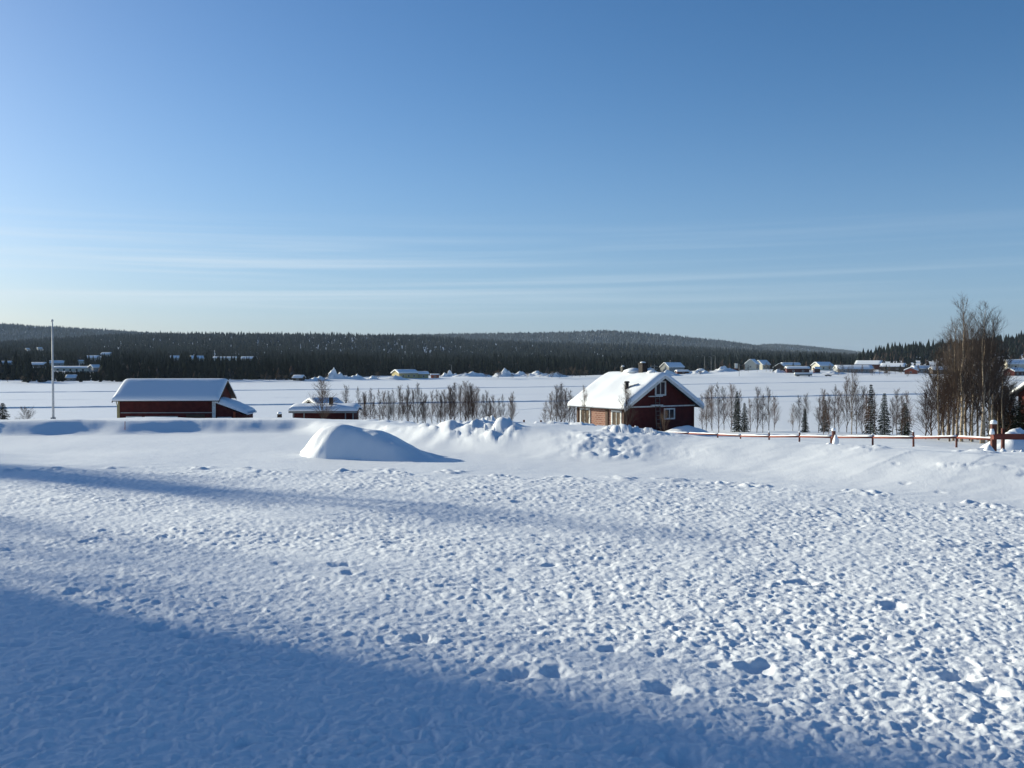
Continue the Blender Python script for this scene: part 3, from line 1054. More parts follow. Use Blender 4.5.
for i in range(nxs):
    fx = i / (nxs - 1)
    for j in range(nys):
        p = V_[i * nys + j]
        V_.append((p[0], p[1], z1 + (z0 - z1) * fx))
for i in range(nxs - 1):
    for j in range(nys - 1):
        a = i * nys + j
        F_.append((a, a + nys, a + nys + 1, a + 1))
        F_.append((nb + a, nb + a + 1, nb + a + nys + 1, nb + a + nys))
for i in range(nxs - 1):
    for j in (0, nys - 1):
        a = i * nys + j
        F_.append((a, nb + a, nb + a + nys, a + nys) if j == 0 else (a, a + nys, nb + a + nys, nb + a))
for j in range(nys - 1):
    a = (nxs - 1) * nys + j
    F_.append((a, a + 1, nb + a + 1, nb + a))
link_mesh('snow_cover', np_mesh('snow_cover', V_, F_, [M_SNOWROOF], True), lo_)
b = MB()
b.box((x0 + .95, y0 - .03, bh - 2.3), (1.5, .06, .8))
b.build('window', M_WHITE, lo_)
b = MB()
b.box((x0 + 2.0, y0 - .06, z0 - .8), (.2, .12, 2.2))
b.build('post', M_ORANGE, lo_)

# --- the low shed with the swollen snow roof, and the cabin behind it
SY = 118.0
sx0, sx1 = xat(288, SY), xat(356, SY)
sbase = gz((sx0 + sx1) / 2, SY) - .1
seave = 2.2 - .0500 * SY
SL_, SW_ = (sx1 - sx0) - .8, 4.2
ssl = .14
sh_h = seave + ssl * .4 - sbase
shed, sroof = gable_house('low_shed', 'low long dark red shed under a swollen rounded layer of snow', 'shed', ((sx0 + sx1) / 2, SY + SW_ / 2 + .4, sbase), R(2),
                          SL_, SW_, sh_h, ssl * SW_ / 2, .4, .4, .52, M_RED, corner=False, seed=8, nx=30, nv=20, round_e=1.0, barge=None)
for u in (-SL_ / 2 + 1.35, SL_ / 2 - 1.0, SL_ / 2 - .1, -SL_ / 2 + .1):
    b = MB()
    b.box((u, -SW_ / 2 - .04, sh_h / 2 - .7), (.14, .07, sh_h + 1.3))
    b.build('trim_board', M_GREY, shed)
b = MB()
b.box((0, -SW_ / 2 - .42, sh_h - .10), (SL_ + .8, .05, .16))
b.build('eaves_board', M_GREY, shed)
b = MB()
b.box((.75, -.9, sh_h + .75), (.46, .42, 1.75))
co = b.build('chimney', M_CHIM, sroof)
CY = 127.0
cabx = xat(323, CY)
cbase = gz(cabx, CY) - .2
crid = 2.2 - .0375 * CY
ce = 2.2 - .0440 * CY
gable_house('snowy_cabin', 'small cabin behind the low shed with only its snowy gable roof showing', 'cabin', (cabx, CY, cbase), R(35),
            2.9, 4.8, ce - cbase, crid - ce, .5, .45, .30, M_RED, corner=False, seed=9, nx=16, nv=16, barge=M_GREY)

# --- the shed cut by the right edge
EYd = 74.0
ex = xat(1017, EYd)
eb = gz(ex, EYd) - .1
gable_house('dark_red_shed', 'dark red shed with snow roof cut off by the right edge behind the birches', 'shed', (ex + 5.3, EYd + 2.4, eb), R(22),
            5.8, 4.4, 2.2 - .033 * EYd - eb, 1.35, .4, .4, .4, M_REDLOG, corner=False, seed=10, windows=(('y-', -.6, 1.6, 1.0, .9),))

# ------------------------------------------------------------------ far houses
FAR = []        # (px, half width in px, Y) for the clearings in the forest


def far_house(name, label, cat, px, ybase, wpx, hpx, rpx, rz, wall, depth=8.0, group=None, snow=.7, oh=.6, Y=None, win=2, trim=M_WHITE, chim=(), door=None, winmat=M_GLASS, along=True):
    """wpx: length along the ridge, hpx: wall height, rpx: ridge above the eave, all in picture pixels"""
    if Y is None:
        Y, z = find_Y(px, ybase)
    else:
        z = float(hill_z(np.array([float(px)]), np.array([float(Y)]))[0])
    k = Y / FPX
    L, h, rs = wpx * k, hpx * k, rpx * k
    ws = []
    for i in range(win):
        u = (-.5 + (i + .5) / max(win, 1)) * L * .86
        ws.append(('y-', u, h * .55, min(1.6, L / win * .45), min(1.5, h * .5), M_WHITE if wall is not M_PALE else M_TRIMB, winmat))
    ws.append(('x-', 0.0, h * .6, 1.5, min(1.5, h * .5), M_WHITE, winmat))
    root, _ = gable_house(name, label, cat, (xat(px, Y), Y, z - .3), R(rz), L, depth, h + .3, rs, oh, oh, snow, wall, corner=False, seed=int(px) % 50 + 1,
                          nx=10, nv=8, round_e=.7, windows=ws, chimneys=chim, trim=trim, barge=trim)
    FAR.append((px, wpx / 2 + 2.0, Y))
    return root


gF = 'houses along the far shore'
far_house('yellow_house', 'pale yellow house alone on the far shore with its sunlit gable to the left', 'house', 405, 378, 21, 5.4, 3.0, 33, M_YELLOW, 11, gF, Y=680, win=3)
far_house('yellow_wing', 'lower pale yellow wing at the right end of the yellow house', 'house', 422.5, 377.6, 10, 4.4, 1.8, 20, M_YELLOW, 6, gF, Y=686, win=1)
far_house('red_hut', 'small brick red hut just right of the yellow house', 'hut', 435, 377, 8, 3.2, .7, 5, M_ORANGE, 4, gF, Y=700, snow=.3, win=1)
far_house('white_house', 'broad two storey house with hipped snow roof beyond the ridge of the red house', 'house', 672, 372.5, 19, 5.5, 4.6, 30, M_GREY, 13, gF, win=3, chim=((-2, 0, .9, 1.6),))
far_house('red_garage', 'low red outbuilding below the hipped roof house on the far shore', 'outbuilding', 682, 374, 12, 2.6, 1.0, 8, M_RED, 6, gF, win=1)
far_house('twin_gable_house', 'pale house with tall bright snow gables left of the dark cabin', 'house', 752, 370, 13, 6, 5.0, 62, M_PALE, 11, gF, win=2)
far_house('twin_gable_house', 'pale house just right of the tall gabled one, with bright snow roof', 'house', 762, 369.5, 12, 5, 4.5, 38, M_PALE, 10, gF, win=2)
far_house('dark_cabin', 'dark unpainted cabin with thin snow on its gable, right of the pale gabled houses', 'cabin', 780, 371.5, 14, 4.2, 4.2, 70, M_DARKW, 10, gF, snow=.25, win=1)
far_house('long_red_shed', 'long low red shed with flat snow roof by the far ice edge', 'shed', 797, 373, 22, 4.6, 1.6, -4, M_RED, 8, gF, win=2)
far_house('low_white_house', 'low snow roofed building showing behind the long red shed', 'building', 790, 369, 18, 4.2, 2.0, 5, M_PALE, 8, gF, win=2)
far_house('cream_house', 'cream house with its bright gable facing left behind the tiny red hut', 'house', 822, 370.5, 18, 5.0, 3.4, 28, M_PALE, 10, gF, win=2)
far_house('tiny_red_hut', 'tiny red hut standing on the snow in front of the cream house', 'hut', 816.5, 373, 5, 4.4, 1.4, 10, M_RED, 4, gF, snow=.5, win=0)
far_house('grey_hall', 'wide grey hall with a long blue shaded snow roof among bare trees', 'hall', 853, 372.5, 34, 3.6, 3.6, -6, M_GREY, 16, gF, win=4)
far_house('red_gable_house', 'tall red house with a bright snow roof rising behind the grey hall', 'house', 869, 369.5, 24, 5.2, 3.6, -32, M_RED, 13, gF, win=2, chim=((1, 0, 1, 1.4),))
far_house('brown_house', 'brown house with bright snow roof just left of the orange hut', 'house', 893, 371, 22, 4.6, 3.2, -30, M_DARKW, 12, gF, win=2)
far_house('orange_hut', 'bright orange red hut on the far shore left of the tall birches', 'hut', 911, 374.5, 12, 4.2, 2.6, 64, M_ORANGE, 9, gF, win=1)
far_house('blue_roof_house', 'low house with blue shaded snow roof behind the orange hut', 'house', 921, 372, 18, 3.6, 2.4, 4, M_GREY, 9, gF, win=2)
far_house('frosted_barn', 'wide low barn with pale snow roof behind the left birches of the tall clump', 'barn', 943, 373.5, 24, 3.8, 2.8, -6, M_DARKW, 10, gF, win=2)
far_house('snowy_long_house', 'long snow roofed house seen between the two tallest birches and the right edge', 'house', 983, 369, 16, 2.6, 1.6, 0, M_DARKW, 8, gF, win=2)
far_house('red_cottage', 'small red cottage with blue snow roof at the far right edge', 'cottage', 1014, 376.0, 18, 5.0, 3.0, 30, M_RED, 9, gF, win=2)
far_house('large_snowy_house', 'big snow roofed house behind the small red cottage at the right edge', 'house', 1019, 369, 26, 5, 4.5, -8, M_PALE, 11, gF, win=2)
gL = 'houses among the trees on the left far slope'
far_house('long_hall', 'longest pale low hall in the left far woods, just right of the flagpole', 'hall', 73, 371.5, 36, 3.6, 1.2, 2, M_PALE, 10, gL, win=5)
far_house('gabled_house', 'grey gabled house at the right end of the long pale hall in the woods', 'house', 95, 372.0, 8, 4.6, 2.4, 50, M_GREY, 8, gL, win=1)
far_house('hillside_house', 'snow roofed house deep in the woods just left of the flagpole', 'house', 39, 367, 14, 2.4, 2.0, -4, M_DARKW, 9, gL, win=2)
far_house('hillside_house', 'small snow roofed house right behind the flagpole on the wooded slope', 'house', 57, 366, 13, 3.0, 2.2, 20, M_GREY, 9, gL, win=2)
far_house('hillside_house', 'lone snowy roof near the left edge of the far woods', 'house', 7, 365, 9, 2.2, 1.5, 10, M_GREY, 8, gL, win=1)
far_house('hillside_house', 'blue roofed house on the slope above the long pale hall', 'house', 93, 360, 13, 2.2, 2.2, -8, M_GREY, 10, gL, win=2)
far_house('hillside_house', 'upper house right of the blue roofed one, higher on the wooded slope', 'house', 107, 356.5, 9, 2.2, 1.8, -8, M_GREY, 9, gL, win=1)
far_house('pale_house', 'tiny sunlit cream house glowing above the long pale hall', 'house', 81, 363.5, 4, 2.6, .8, 40, M_PALE, 5, gL, snow=.3, win=0)
far_house('pale_house', 'highest tiny cream house far up the left slope', 'house', 40, 349.8, 4, 1.6, .8, 40, M_PALE, 5, gL, snow=.5, win=0)
far_house('pale_house', 'tiny cream house left of the highest one on the far slope', 'house', 28, 350.2, 3, 1.3, .7, 40, M_PALE, 5, gL, snow=.5, win=0)
far_house('white_roof_house', 'leftmost snow roofed house in the woods above the barn roof', 'house', 175, 360.5, 8, 2.6, 2.2, 14, M_GREY, 9, gL, win=1)
far_house('white_roof_house', 'pale house with bright roof above the middle of the barn roof', 'house', 197, 361, 12, 2.8, 2.4, 30, M_PALE, 9, gL, win=2)
far_house('white_long_house', 'long flat house with a bright right end above the barn ridge', 'house', 226, 360.5, 24, 2.6, 1.0, 0, M_PALE, 9, gL, win=4)
far_house('white_roof_house', 'low snow roofed house right of the bright long one in the woods', 'house', 249, 361, 14, 2.6, 1.8, -5, M_GREY, 9, gL, win=2)
far_house('shore_cabin', 'dark little cabin at the foot of the woods left of the shore snow heaps', 'cabin', 299, 380.0, 9, 2.8, 2.2, -10, M_DARKW, 5, gL, Y=622, snow=.5, win=1)
far_house('shore_cabin', 'grey cabin half hidden at the wood edge below the long pale hall', 'cabin', 72, 379.5, 8, 3.0, 2.4, 12, M_GREY, 5, gL, Y=590, snow=.5, win=1)

# ------------------------------------------------------------------ far forest
def cone_tree(n, tiers):
    V, F = [], []
    for (zb, zt, r) in tiers:
        b = len(V)
        V.append((0, 0, zt))
        for k in range(n):
            a = 2 * math.pi * k / n
            V.append((r * math.cos(a), r * math.sin(a), zb))
        for k in range(n):
            F.append((b, b + 1 + k, b + 1 + (k + 1) % n))
    return np.array(V), np.array(F)


T_NEAR = cone_tree(6, [(.06, .50, 1.0), (.26, .70, .82), (.46, .86, .60), (.66, 1.0, .36)])
T_FAR = cone_tree(5, [(.02, .62, 1.0), (.40, 1.0, .62)])
T_BUSH = cone_tree(6, [(.12, 1.0, .9), (.35, -.05, .95)])


def plant(template, X, Y, Z, H, Rd, C):
    tv, tf = template
    n, k = len(X), len(tv)
    rot = rng.uniform(0, 6.28, n)
    jr = rng.uniform(.62, 1.3, (n, k))
    jz = rng.uniform(-.06, .06, (n, k))
    lean = rng.normal(0, .02, (n, 2))
    x = tv[None, :, 0] * jr
    y = tv[None, :, 1] * jr
    c, s = np.cos(rot)[:, None], np.sin(rot)[:, None]
    vx = (x * c - y * s) * Rd[:, None] + X[:, None] + lean[:, 0:1] * tv[None, :, 2] * H[:, None]
    vy = (x * s + y * c) * Rd[:, None] + Y[:, None] + lean[:, 1:2] * tv[None, :, 2] * H[:, None]
    vz = (tv[None, :, 2] + jz) * H[:, None] + Z[:, None]
    V = np.stack([vx, vy, vz], -1).reshape(-1, 3)
    F = (tf[None] + (np.arange(n) * k)[:, None, None]).reshape(-1, 3)
    Cc = np.repeat(C, k, axis=0)
    return V, F, Cc


def scatter(n, px0, px1, y0, y1):
    px = rng.uniform(px0, px1, n)
    Y = np.sqrt(rng.uniform(y0 ** 2, y1 ** 2, n))
    return px, Y


front_gap = tab([-500, 0, 22, 26, 40, 120, 270, 300, 330, 400, 560, 590, 700, 740, 850, 900, 1024, 1500],
                [8, 45, 45, 8, 8, 14, 30, 20, 110, 190, 150, 130, 190, 190, 190, 150, 140, 130])


def forest_points():
    out = []
    for (y0, y1, dens, px0, px1) in ((545, 900, 24, -260, 1290), (900, 1300, 44, -260, 1290), (1300, 1650, 55, -260, 1290), (1650, 2080, 55, -260, 1290),
                                     (2480, 2950, 48, -260, 1290), (2950, 3380, 60, -260, 1290), (4000, 4700, 60, 640, 950)):
        area = (px1 - px0) / FPX * .5 * (y1 ** 2 - y0 ** 2)
        px, Y = scatter(int(area / dens), px0, px1, y0, y1)
        out.append((px, Y))
    px = np.concatenate([o[0] for o in out])
    Y = np.concatenate([o[1] for o in out])
    X = (px - 512) / FPX * Y
    keep = Y > shore_Y(px) + front_gap(px) + 12 * perlin(X / 30, Y / 30, 71)
    # right side: fields and gardens between the houses, woods behind
    thin = (px > 680) & (Y < 1010) & (rng.uniform(0, 1, len(px)) > .20)
    keep &= ~thin
    keep &= ~((Y < 1100) & (perlin(X / 45, Y / 45, 72) > .62))
    for (hp, hw_, hY) in FAR:
        keep &= ~((np.abs(px - hp) < hw_) & (Y > hY - 40) & (Y < hY + 14))
    return px[keep], Y[keep], X[keep]


fpx, fY, fX = forest_points()
fZ = hill_z(fpx, fY)
nF = len(fX)
H = rng.normal(11.0, 3.0, nF).clip(4, 19)
H = np.where(fY < shore_Y(fpx) + 120, H * .90, H)
H = np.where(fY > 1250, 9.3 + (H - 11.5) * .62, H)
keepH = np.ones(nF, bool)
for (hp, hw_, hY) in FAR:                      # young, lower growth below each house on the slope
    hz = float(hill_z(np.array([float(hp)]), np.array([hY]))[0])
    top = EYE + (hz + 1.2 - EYE) / hY * fY - fZ
    m_ = (np.abs(fpx - hp) < hw_) & (fY < hY) & (fY > hY - 420)
    H = np.where(m_ & (top < H), top, H)
    keepH &= ~(m_ & (H < 1.5))
H = np.maximum(H, 1.5)
kindr = rng.uniform(0, 1, nF)
frost = sstep(60, 0, np.abs(fY - 2000)) * .3 + sstep(2400, 3000, fY) * .75
C = np.empty((nF, 4))
dark = np.array([.006, .0095, .009])
mid = np.array([.014, .018, .0155])
C[:, :3] = dark + (mid - dark) * rng.uniform(0, 1, nF)[:, None]
clump = np.clip(.5 + .9 * perlin(fX / 140, fY / 190, 81) + .5 * perlin(fX / 45, fY / 60, 82), .05, 1.4)
C[:, :3] *= (.6 + .6 * np.clip(.5 + perlin(fX / 90, fY / 110, 83), 0, 1))[:, None]
C[:, :3] += (sstep(1150, 2900, fY) * rng.uniform(.35, 1, nF))[:, None] * np.array([.135, .155, .180])  # frost, plus distance haze painted into the tree colour
C[:, :3] += (frost * clump * rng.uniform(.2, 1, nF))[:, None] * np.array([.085, .09, .095])
C[:, 3] = (.30 + .6 * rng.uniform(0, 1, nF)) * np.where(fY > 2400, .40, .30) * clump ** 1.5
brown = (kindr < .16 + .30 * sstep(690, 760, fpx) * (fY < 1150)) & (fY < 1250)
C[brown, :3] = np.array([.055, .040, .033]) * rng.uniform(.7, 1.35, brown.sum())[:, None]
C[brown, 3] = .2
nearm = (fY < 1000) & ~brown
farm = (fY >= 1000) & ~brown
nearm &= keepH
farm &= keepH
brown &= keepH
sel = lambda m_: (fX[m_], fY[m_], fZ[m_] - .5, H[m_])
for name, m_, tmpl, rf in (('spruce_forest', nearm, T_NEAR, .17), ('hillside_forest', farm, T_FAR, .23)):
    a = sel(m_)
    v, f, c = plant(tmpl, *a, a[3] * rf * np.where(a[1] > 2400, 1.25, 1.0), C[m_])
    o = link_mesh(name, np_mesh(name, v, f, [M_FOREST], False, c))
    tag(o, {'spruce_forest': 'dark spruce wood along the far lake shore', 'hillside_forest': 'frost dusted conifer forest covering the far hills'}[name], 'forest', kind='stuff')
a = sel(brown)
v, f, c = plant(T_BUSH, *a[:3], a[3] * .62, a[3] * .20, C[brown])
tag(link_mesh('bare_woodland', np_mesh('bare_woodland', v, f, [M_FOREST], False, c)), 'brown leafless woodland between the far houses', 'woodland', kind='stuff')


# ------------------------------------------------------------------ near trees
def bare_tree(seed, H, limbs, spread, twig_r=.008, trunk_r=None, first=.18, dens=7, upright=.75, limb_k=.36, sub=4):
    rd = random.Random(seed)
    tr, cr = MB(), MB()
    r0 = trunk_r or H * .0075 + .012
    pts, rads = [], []
    n = 10
    ox = oy = 0
    for i in range(n + 1):
        f = i / n
        pts.append(Vector((ox, oy, H * f - (.3 if i == 0 else 0))))
        rads.append(max(.008, r0 * (1 - f) ** .85))
        ox += rd.gauss(0, H * .006)
        oy += rd.gauss(0, H * .006)
    tr.tube(pts, rads, 6)

    def pt(f):
        q = f * n
        i = min(int(q), n - 1)
        return pts[i].lerp(pts[i + 1], q - i)

    def twig(p, d, L, r, lvl):
        segs = 3 if lvl == 0 else 2
        P = [p]
        cur = d.copy()
        for _ in range(segs):
            cur = (cur + Vector((rd.gauss(0, .16), rd.gauss(0, .16), rd.gauss(.10 if lvl < 2 else -.03, .12)))).normalized()
            P.append(P[-1] + cur * L / segs)
        cr.tube(P, [r * (1 - .75 * k / segs) for k in range(segs + 1)], 3, cap=False, smooth=False)
        if lvl < 2:
            m = dens if lvl == 0 else sub
            for k in range(m):
                f = rd.uniform(.25, 1)
                q = f * segs
                i = min(int(q), segs - 1)
                base = P[i].lerp(P[i + 1], q - i)
                dd = (cur + Vector((rd.gauss(0, .5), rd.gauss(0, .5), rd.gauss(.18, .28)))).normalized()
                twig(base, dd, L * (rd.uniform(.35, .62) if lvl == 0 else rd.uniform(.45, .8)) * (1.2 - .35 * f), max(twig_r * .75, r * .5), lvl + 1)
    for k in range(limbs):
        f = first + (1 - first) * ((k + rd.random()) / limbs) ** .9 * .97
        a = rd.uniform(0, 2 * math.pi)
        up = upright + rd.gauss(0, .15) + .4 * f
        d = Vector((math.cos(a), math.sin(a), up)).normalized()
        L = H * limb_k * spread * (1.08 - f) ** .75 * rd.uniform(.7, 1.2) + .15
        twig(pt(f), d, L, max(twig_r * 1.6, r0 * .36 * (1.1 - f)), 0)
    return tr, cr


def spruce(seed, H, snow_p=.035):
    rd = random.Random(seed)
    tr, cr = MB(), MB()
    tr.tube([(0, 0, -.3), (0, 0, H * .97)], [H * .014 + .02, .01], 6)
    lv = int(H * 5.5) + 6
    for i in range(lv):
        f = .05 + .95 * i / lv
        z = H * f
        L = (1 - f) ** .8 * H * .19 + .10
        nb_ = 8
        for k in range(nb_):
            a = 2 * math.pi * (k + rd.random()) / nb_ + i
            LL = L * rd.uniform(.55, 1.2)
            drop_ = rd.uniform(.05, .45) * LL
            d = Vector((math.cos(a), math.sin(a), 0))
            sd_ = Vector((-d.y, d.x, 0))
            for j in range(4):
                q = (j + .2) / 4
                p = Vector((0, 0, z)) + d * LL * q + Vector((0, 0, -drop_ * q * q + .12 * LL * q))
                w = LL * .30 * (1 - q * .5) + .03
                e = d * LL * .38
                for sg in (-1, 1):
                    tip = p + e * rd.uniform(.7, 1.1) + sd_ * sg * w * rd.uniform(.6, 1.1) + Vector((0, 0, rd.uniform(-.10, .04) - .03))
                    cr.add([p, p + e * .55 + sd_ * sg * .02, tip], [(0, 1, 2)], 1 if rd.random() < snow_p else 0)
                    cr.add([p + Vector((0, 0, -.015)), p + e * .4 + sd_ * sg * w * .4 + Vector((0, 0, -.10)), p + e * .9 + Vector((0, 0, -.08))], [(0, 1, 2)], 0)
    return tr, cr


def proto(kind, seed, H, **kw):
    if kind == 'spruce':
        t, c = spruce(seed, H, **kw)
        return t.mesh('trunk', M_SPTRUNK), c.mesh('crown', [M_SPRUCE, M_SNOWROOF]), H
    bark = kw.pop('bark', M_BARKD)
    tw = kw.pop('twigm', M_TWIG)
    t, c = bare_tree(seed, H, **kw)
    return t.mesh('trunk', bark), c.mesh('crown', tw), H


THIN = [proto('bare', 100 + i, 5.0, limbs=40, spread=.74 + .10 * i, twig_r=.0072, dens=6, sub=4, upright=2.0, first=.07, twigm=(M_TWIG, M_TWIGP)[i % 2]) for i in range(5)]
BUSHY = [proto('bare', 120 + i, 5.0, limbs=52, spread=.85 + .08 * i, twig_r=.0068, dens=6, sub=4, upright=1.6, first=.04) for i in range(3)]
BIG = [proto('bare', 140 + i, 9.5, limbs=44, spread=.84 + .08 * i, twig_r=.0072, twigm=M_TWIGD, dens=6, sub=4, upright=1.35, first=.20, bark=M_BARK, trunk_r=.13) for i in range(4)]
SHRUB = [proto('bare', 160 + i, 2.4, limbs=30, spread=1.2, twig_r=.006, dens=7, upright=1.0, first=.02, limb_k=.5, twigm=M_TWIGP) for i in range(2)]
SPR = [proto('spruce', 180 + i, 4.0) for i in range(3)]


def put_tree(p, x, y, z, H, label, cat, group=None, name='birch_tree', wide=1.0):
    root = empty(name, (x, y, z), random.uniform(0, 6.28), label, cat, group)
    s = H / p[2]
    root.scale = (s * wide, s * wide, s)
    link_mesh('trunk', p[0], root)
    link_mesh('crown', p[1], root)
    return root


def tree_px(p, px, ytop, Y, label, cat, group=None, name='birch_tree', wide=1.0):
    x = xat(px, Y)
    z = gz(x, Y) - .05
    H = at(px, ytop, Y).z - z
    return put_tree(p, x, Y, z, H, label, cat, group, name, wide)


rd = random.Random(5)
# thicket between the low shed and the red house
for i, (px, yt) in enumerate([(358, 389), (363, 394), (370, 391), (376, 396), (382, 393), (389, 397), (394, 391), (399, 388), (404, 394), (409, 387), (413, 391), (417, 386), (422, 392),
                              (427, 396), (433, 393), (439, 398), (445, 392), (449, 388), (455, 385), (460, 387), (464, 384), (469, 388), (473, 386), (475, 391), (452, 390), (441, 395), (436, 392), (424, 395), (407, 392), (387, 393), (379, 391), (367, 396), (487, 393), (492, 400), (478, 389), (484, 396), (489, 399),
                              (494, 397), (499, 400), (504, 396), (510, 398), (514, 394)]):
    bushy = 446 < px < 482 or i % 3 == 1
    tree_px((BUSHY if bushy else THIN)[i % 3], px + rd.uniform(-1.5, 1.5), yt, rd.uniform(122, 140),
            'slim leafless birch in the thicket between the low shed and the red house', 'tree', 'birches in the thicket right of the low shed', wide=1.0 if bushy else .8)
for i, (px, yt) in enumerate([(545, 402), (551, 393), (556, 388), (561, 386), (565, 391), (570, 393), (575, 399)]):
    tree_px((BUSHY if 1 < i < 5 else THIN)[i % 3], px, yt, rd.uniform(102, 114), 'leafless birch in the clump touching the left eave of the red house', 'tree',
            'birches left of the red house')
for i, (px, yt) in enumerate([(703, 396), (707, 391), (713, 388), (718, 386), (725, 389), (731, 387), (739, 392), (750, 400), (757, 390), (762, 396), (769, 389), (775, 398)]):
    tree_px((THIN, THIN, BUSHY)[i % 3][i % 3], px + rd.uniform(-1, 1), yt, rd.uniform(98, 116), 'slim leafless birch in the row right of the red house around the two small spruces', 'tree',
            'birches right of the red house', wide=.9)
for i, (px, yt) in enumerate([(793, 405), (799, 398), (806, 396)]):
    tree_px(THIN[(i + 1) % 5], px, yt, 108 + i, 'leafless birch sapling in the trio beside the lone little spruce', 'tree', 'birch saplings by the little spruce')
for i, (px, yt) in enumerate([(818, 398), (823, 392), (829, 396), (834, 388), (839, 393), (846, 380), (857, 384), (862, 389), (867, 394), (876, 392), (892, 400), (897, 392), (902, 396), (908, 394)]):
    tree_px((THIN, BUSHY, THIN)[i % 3][i % 3], px + rd.uniform(-1, 1), yt, rd.uniform(82, 104), 'slim leafless birch in the mixed row before the tall birch clump', 'tree', 'birches in the mixed row', wide=.9)
tree_px(BIG[0], 852, 367, 84, 'tall pale slender birch standing out of the mixed row', 'tree', wide=.62)
for px, yt, Y, lab, k in ((737, 390, 104, 'taller thin spruce right of the red house, with bare gaps in its crown', 0), (744.5, 402, 101, 'short dense spruce at the right foot of the taller thin one', 1),
                          (805, 408, 97, 'lone little spruce standing among the birch saplings', 2), (871, 383, 92, 'narrow pointed spruce with sparse top in the mixed row', 0),
                          (884.5, 392, 88, 'broad dark spruce in the mixed row left of the tall birches', 1), (825, 399, 100, 'small spruce at the left end of the mixed row', 2)):
    tree_px(SPR[k], px, yt, Y, lab, 'spruce', name='spruce_tree', wide=.62 if k == 0 else .8)
for i, (px, yt, Y) in enumerate(((905, 402, 90), (1005, 384, 78), (1013, 392, 74), (997, 392, 80), (1021, 396, 70))):
    tree_px(SPR[i % 3], px, yt, Y, ('small spruce at the right end of the mixed row', 'tallest of the dark spruces behind the right side of the birch clump', 'dark spruce left of the cut off shed',
                                    'dark spruce hidden behind the rightmost birch trunks', 'low dark spruce in front of the cut off shed')[i], 'spruce', name='spruce_tree', wide=1.1)
# the tall clump at the right
big = [(962, 302, 69, 'tallest birch of the clump at the right, with a pale sunlit trunk'), (984, 309, 67, 'second tallest birch of the clump, right of the tallest, with a thick pale trunk')]
for i, (px, yt, Y, lab) in enumerate(big):
    tree_px(BIG[i], px, yt, Y, lab, 'birch', wide=.95)
for i, (px, yt) in enumerate([(938, 350), (944, 338), (948, 329), (953, 322), (957, 334), (967, 318), (972, 326), (977, 332), (981, 320), (989, 316), (993, 326), (998, 340), (1003, 354)]):
    tree_px(BIG[(i + 2) % 4], px + rd.uniform(-1, 1), yt + 4, rd.uniform(66, 80), 'dark leafless birch in the tall clump, shorter than its two tallest trees', 'birch', 'birches of the tall clump', wide=.9)
for i, (px, yt) in enumerate([(926, 392), (932, 378), (940, 380), (950, 376), (1004, 378), (1012, 386), (970, 372), (958, 370), (990, 374)]):
    tree_px(BUSHY[i % 3], px, yt, rd.uniform(64, 76), 'low spreading bare bush at the foot of the tall birch clump', 'bush', 'bushes under the tall clump', name='bare_bush', wide=1.35)
# singles
tree_px(BUSHY[2], 322, 382, 101, 'brown leafless tree in front of the low shed', 'tree', name='bare_tree', wide=1.5)
tree_px(THIN[2], 346, 388, 128, 'thin bare sapling just right of the low shed', 'sapling', name='bare_sapling')
tree_px(THIN[1], 585.5, 388, 74, 'thin bare sapling before the left window of the red house', 'sapling', name='bare_sapling', wide=.8)
tree_px(THIN[3], 626, 387, 73, 'forked bare sapling before the near corner of the red house', 'sapling', name='bare_sapling', wide=1.1)
tree_px(SPR[1], 2.5, 402, 58, 'small dark spruce at the left edge behind the snow bank', 'spruce', name='spruce_tree', wide=1.5)
tree_px(SHRUB[0], 25, 410, 62, 'small pale bare shrub between the left spruce and the flagpole', 'shrub', name='bare_shrub')
sb = tree_px(SHRUB[1], 664.5, 413, 76, 'snow laden shrub in front of the lower gable window', 'shrub', name='bare_shrub', wide=.6)


def far_shrub(px, ybase, hpx, wide, label, k):
    Y, z = find_Y(px, ybase)
    put_tree(SHRUB[k], xat(px, Y), Y, z - .2, hpx * Y / FPX, label, 'shrub', None, 'bare_shrub', wide)


far_shrub(378, 379.5, 7, 1.0, 'dark bare shrub on the snow left of the yellow house', 0)
far_shrub(498, 378.5, 7, 1.6, 'wide bare shrub at the ice edge in front of the shore snow heaps', 1)
far_shrub(560, 378, 7, 1.6, 'bare shrub on the far shore left of the red house roof', 0)
far_shrub(572, 377, 9, 1.3, 'taller bare shrub on the far shore touching the red house roof', 1)


for i, (px, yb, h) in enumerate(((716, 371.5, 8), (722, 371, 10), (729, 371, 8), (744, 371.5, 8), (748, 372, 7), (757, 371.5, 8), (766, 371.5, 9), (770, 372, 7), (806, 371, 9), (811, 372, 7), (830, 372, 9),
                                 (838, 374, 9), (842, 373.5, 11), (848, 374.5, 8), (862, 374, 9), (874, 374, 9), (879, 374.5, 10), (884, 374, 9), (889, 375, 10), (895, 374.5, 8), (901, 374, 8), (918, 374, 9), (930, 374.5, 10), (938, 375, 9),
                                 (690, 372, 8), (698, 371.5, 9), (540, 377, 7), (548, 377.5, 8), (566, 377, 8))):
    Y, z = find_Y(px, yb)
    put_tree((BUSHY + BIG)[i % 7], xat(px, Y), Y, z - .2, h * Y / FPX, 'bare tree among the houses and snow heaps of the far shore', 'tree', 'bare trees of the far shore', 'bare_tree', 1.25)


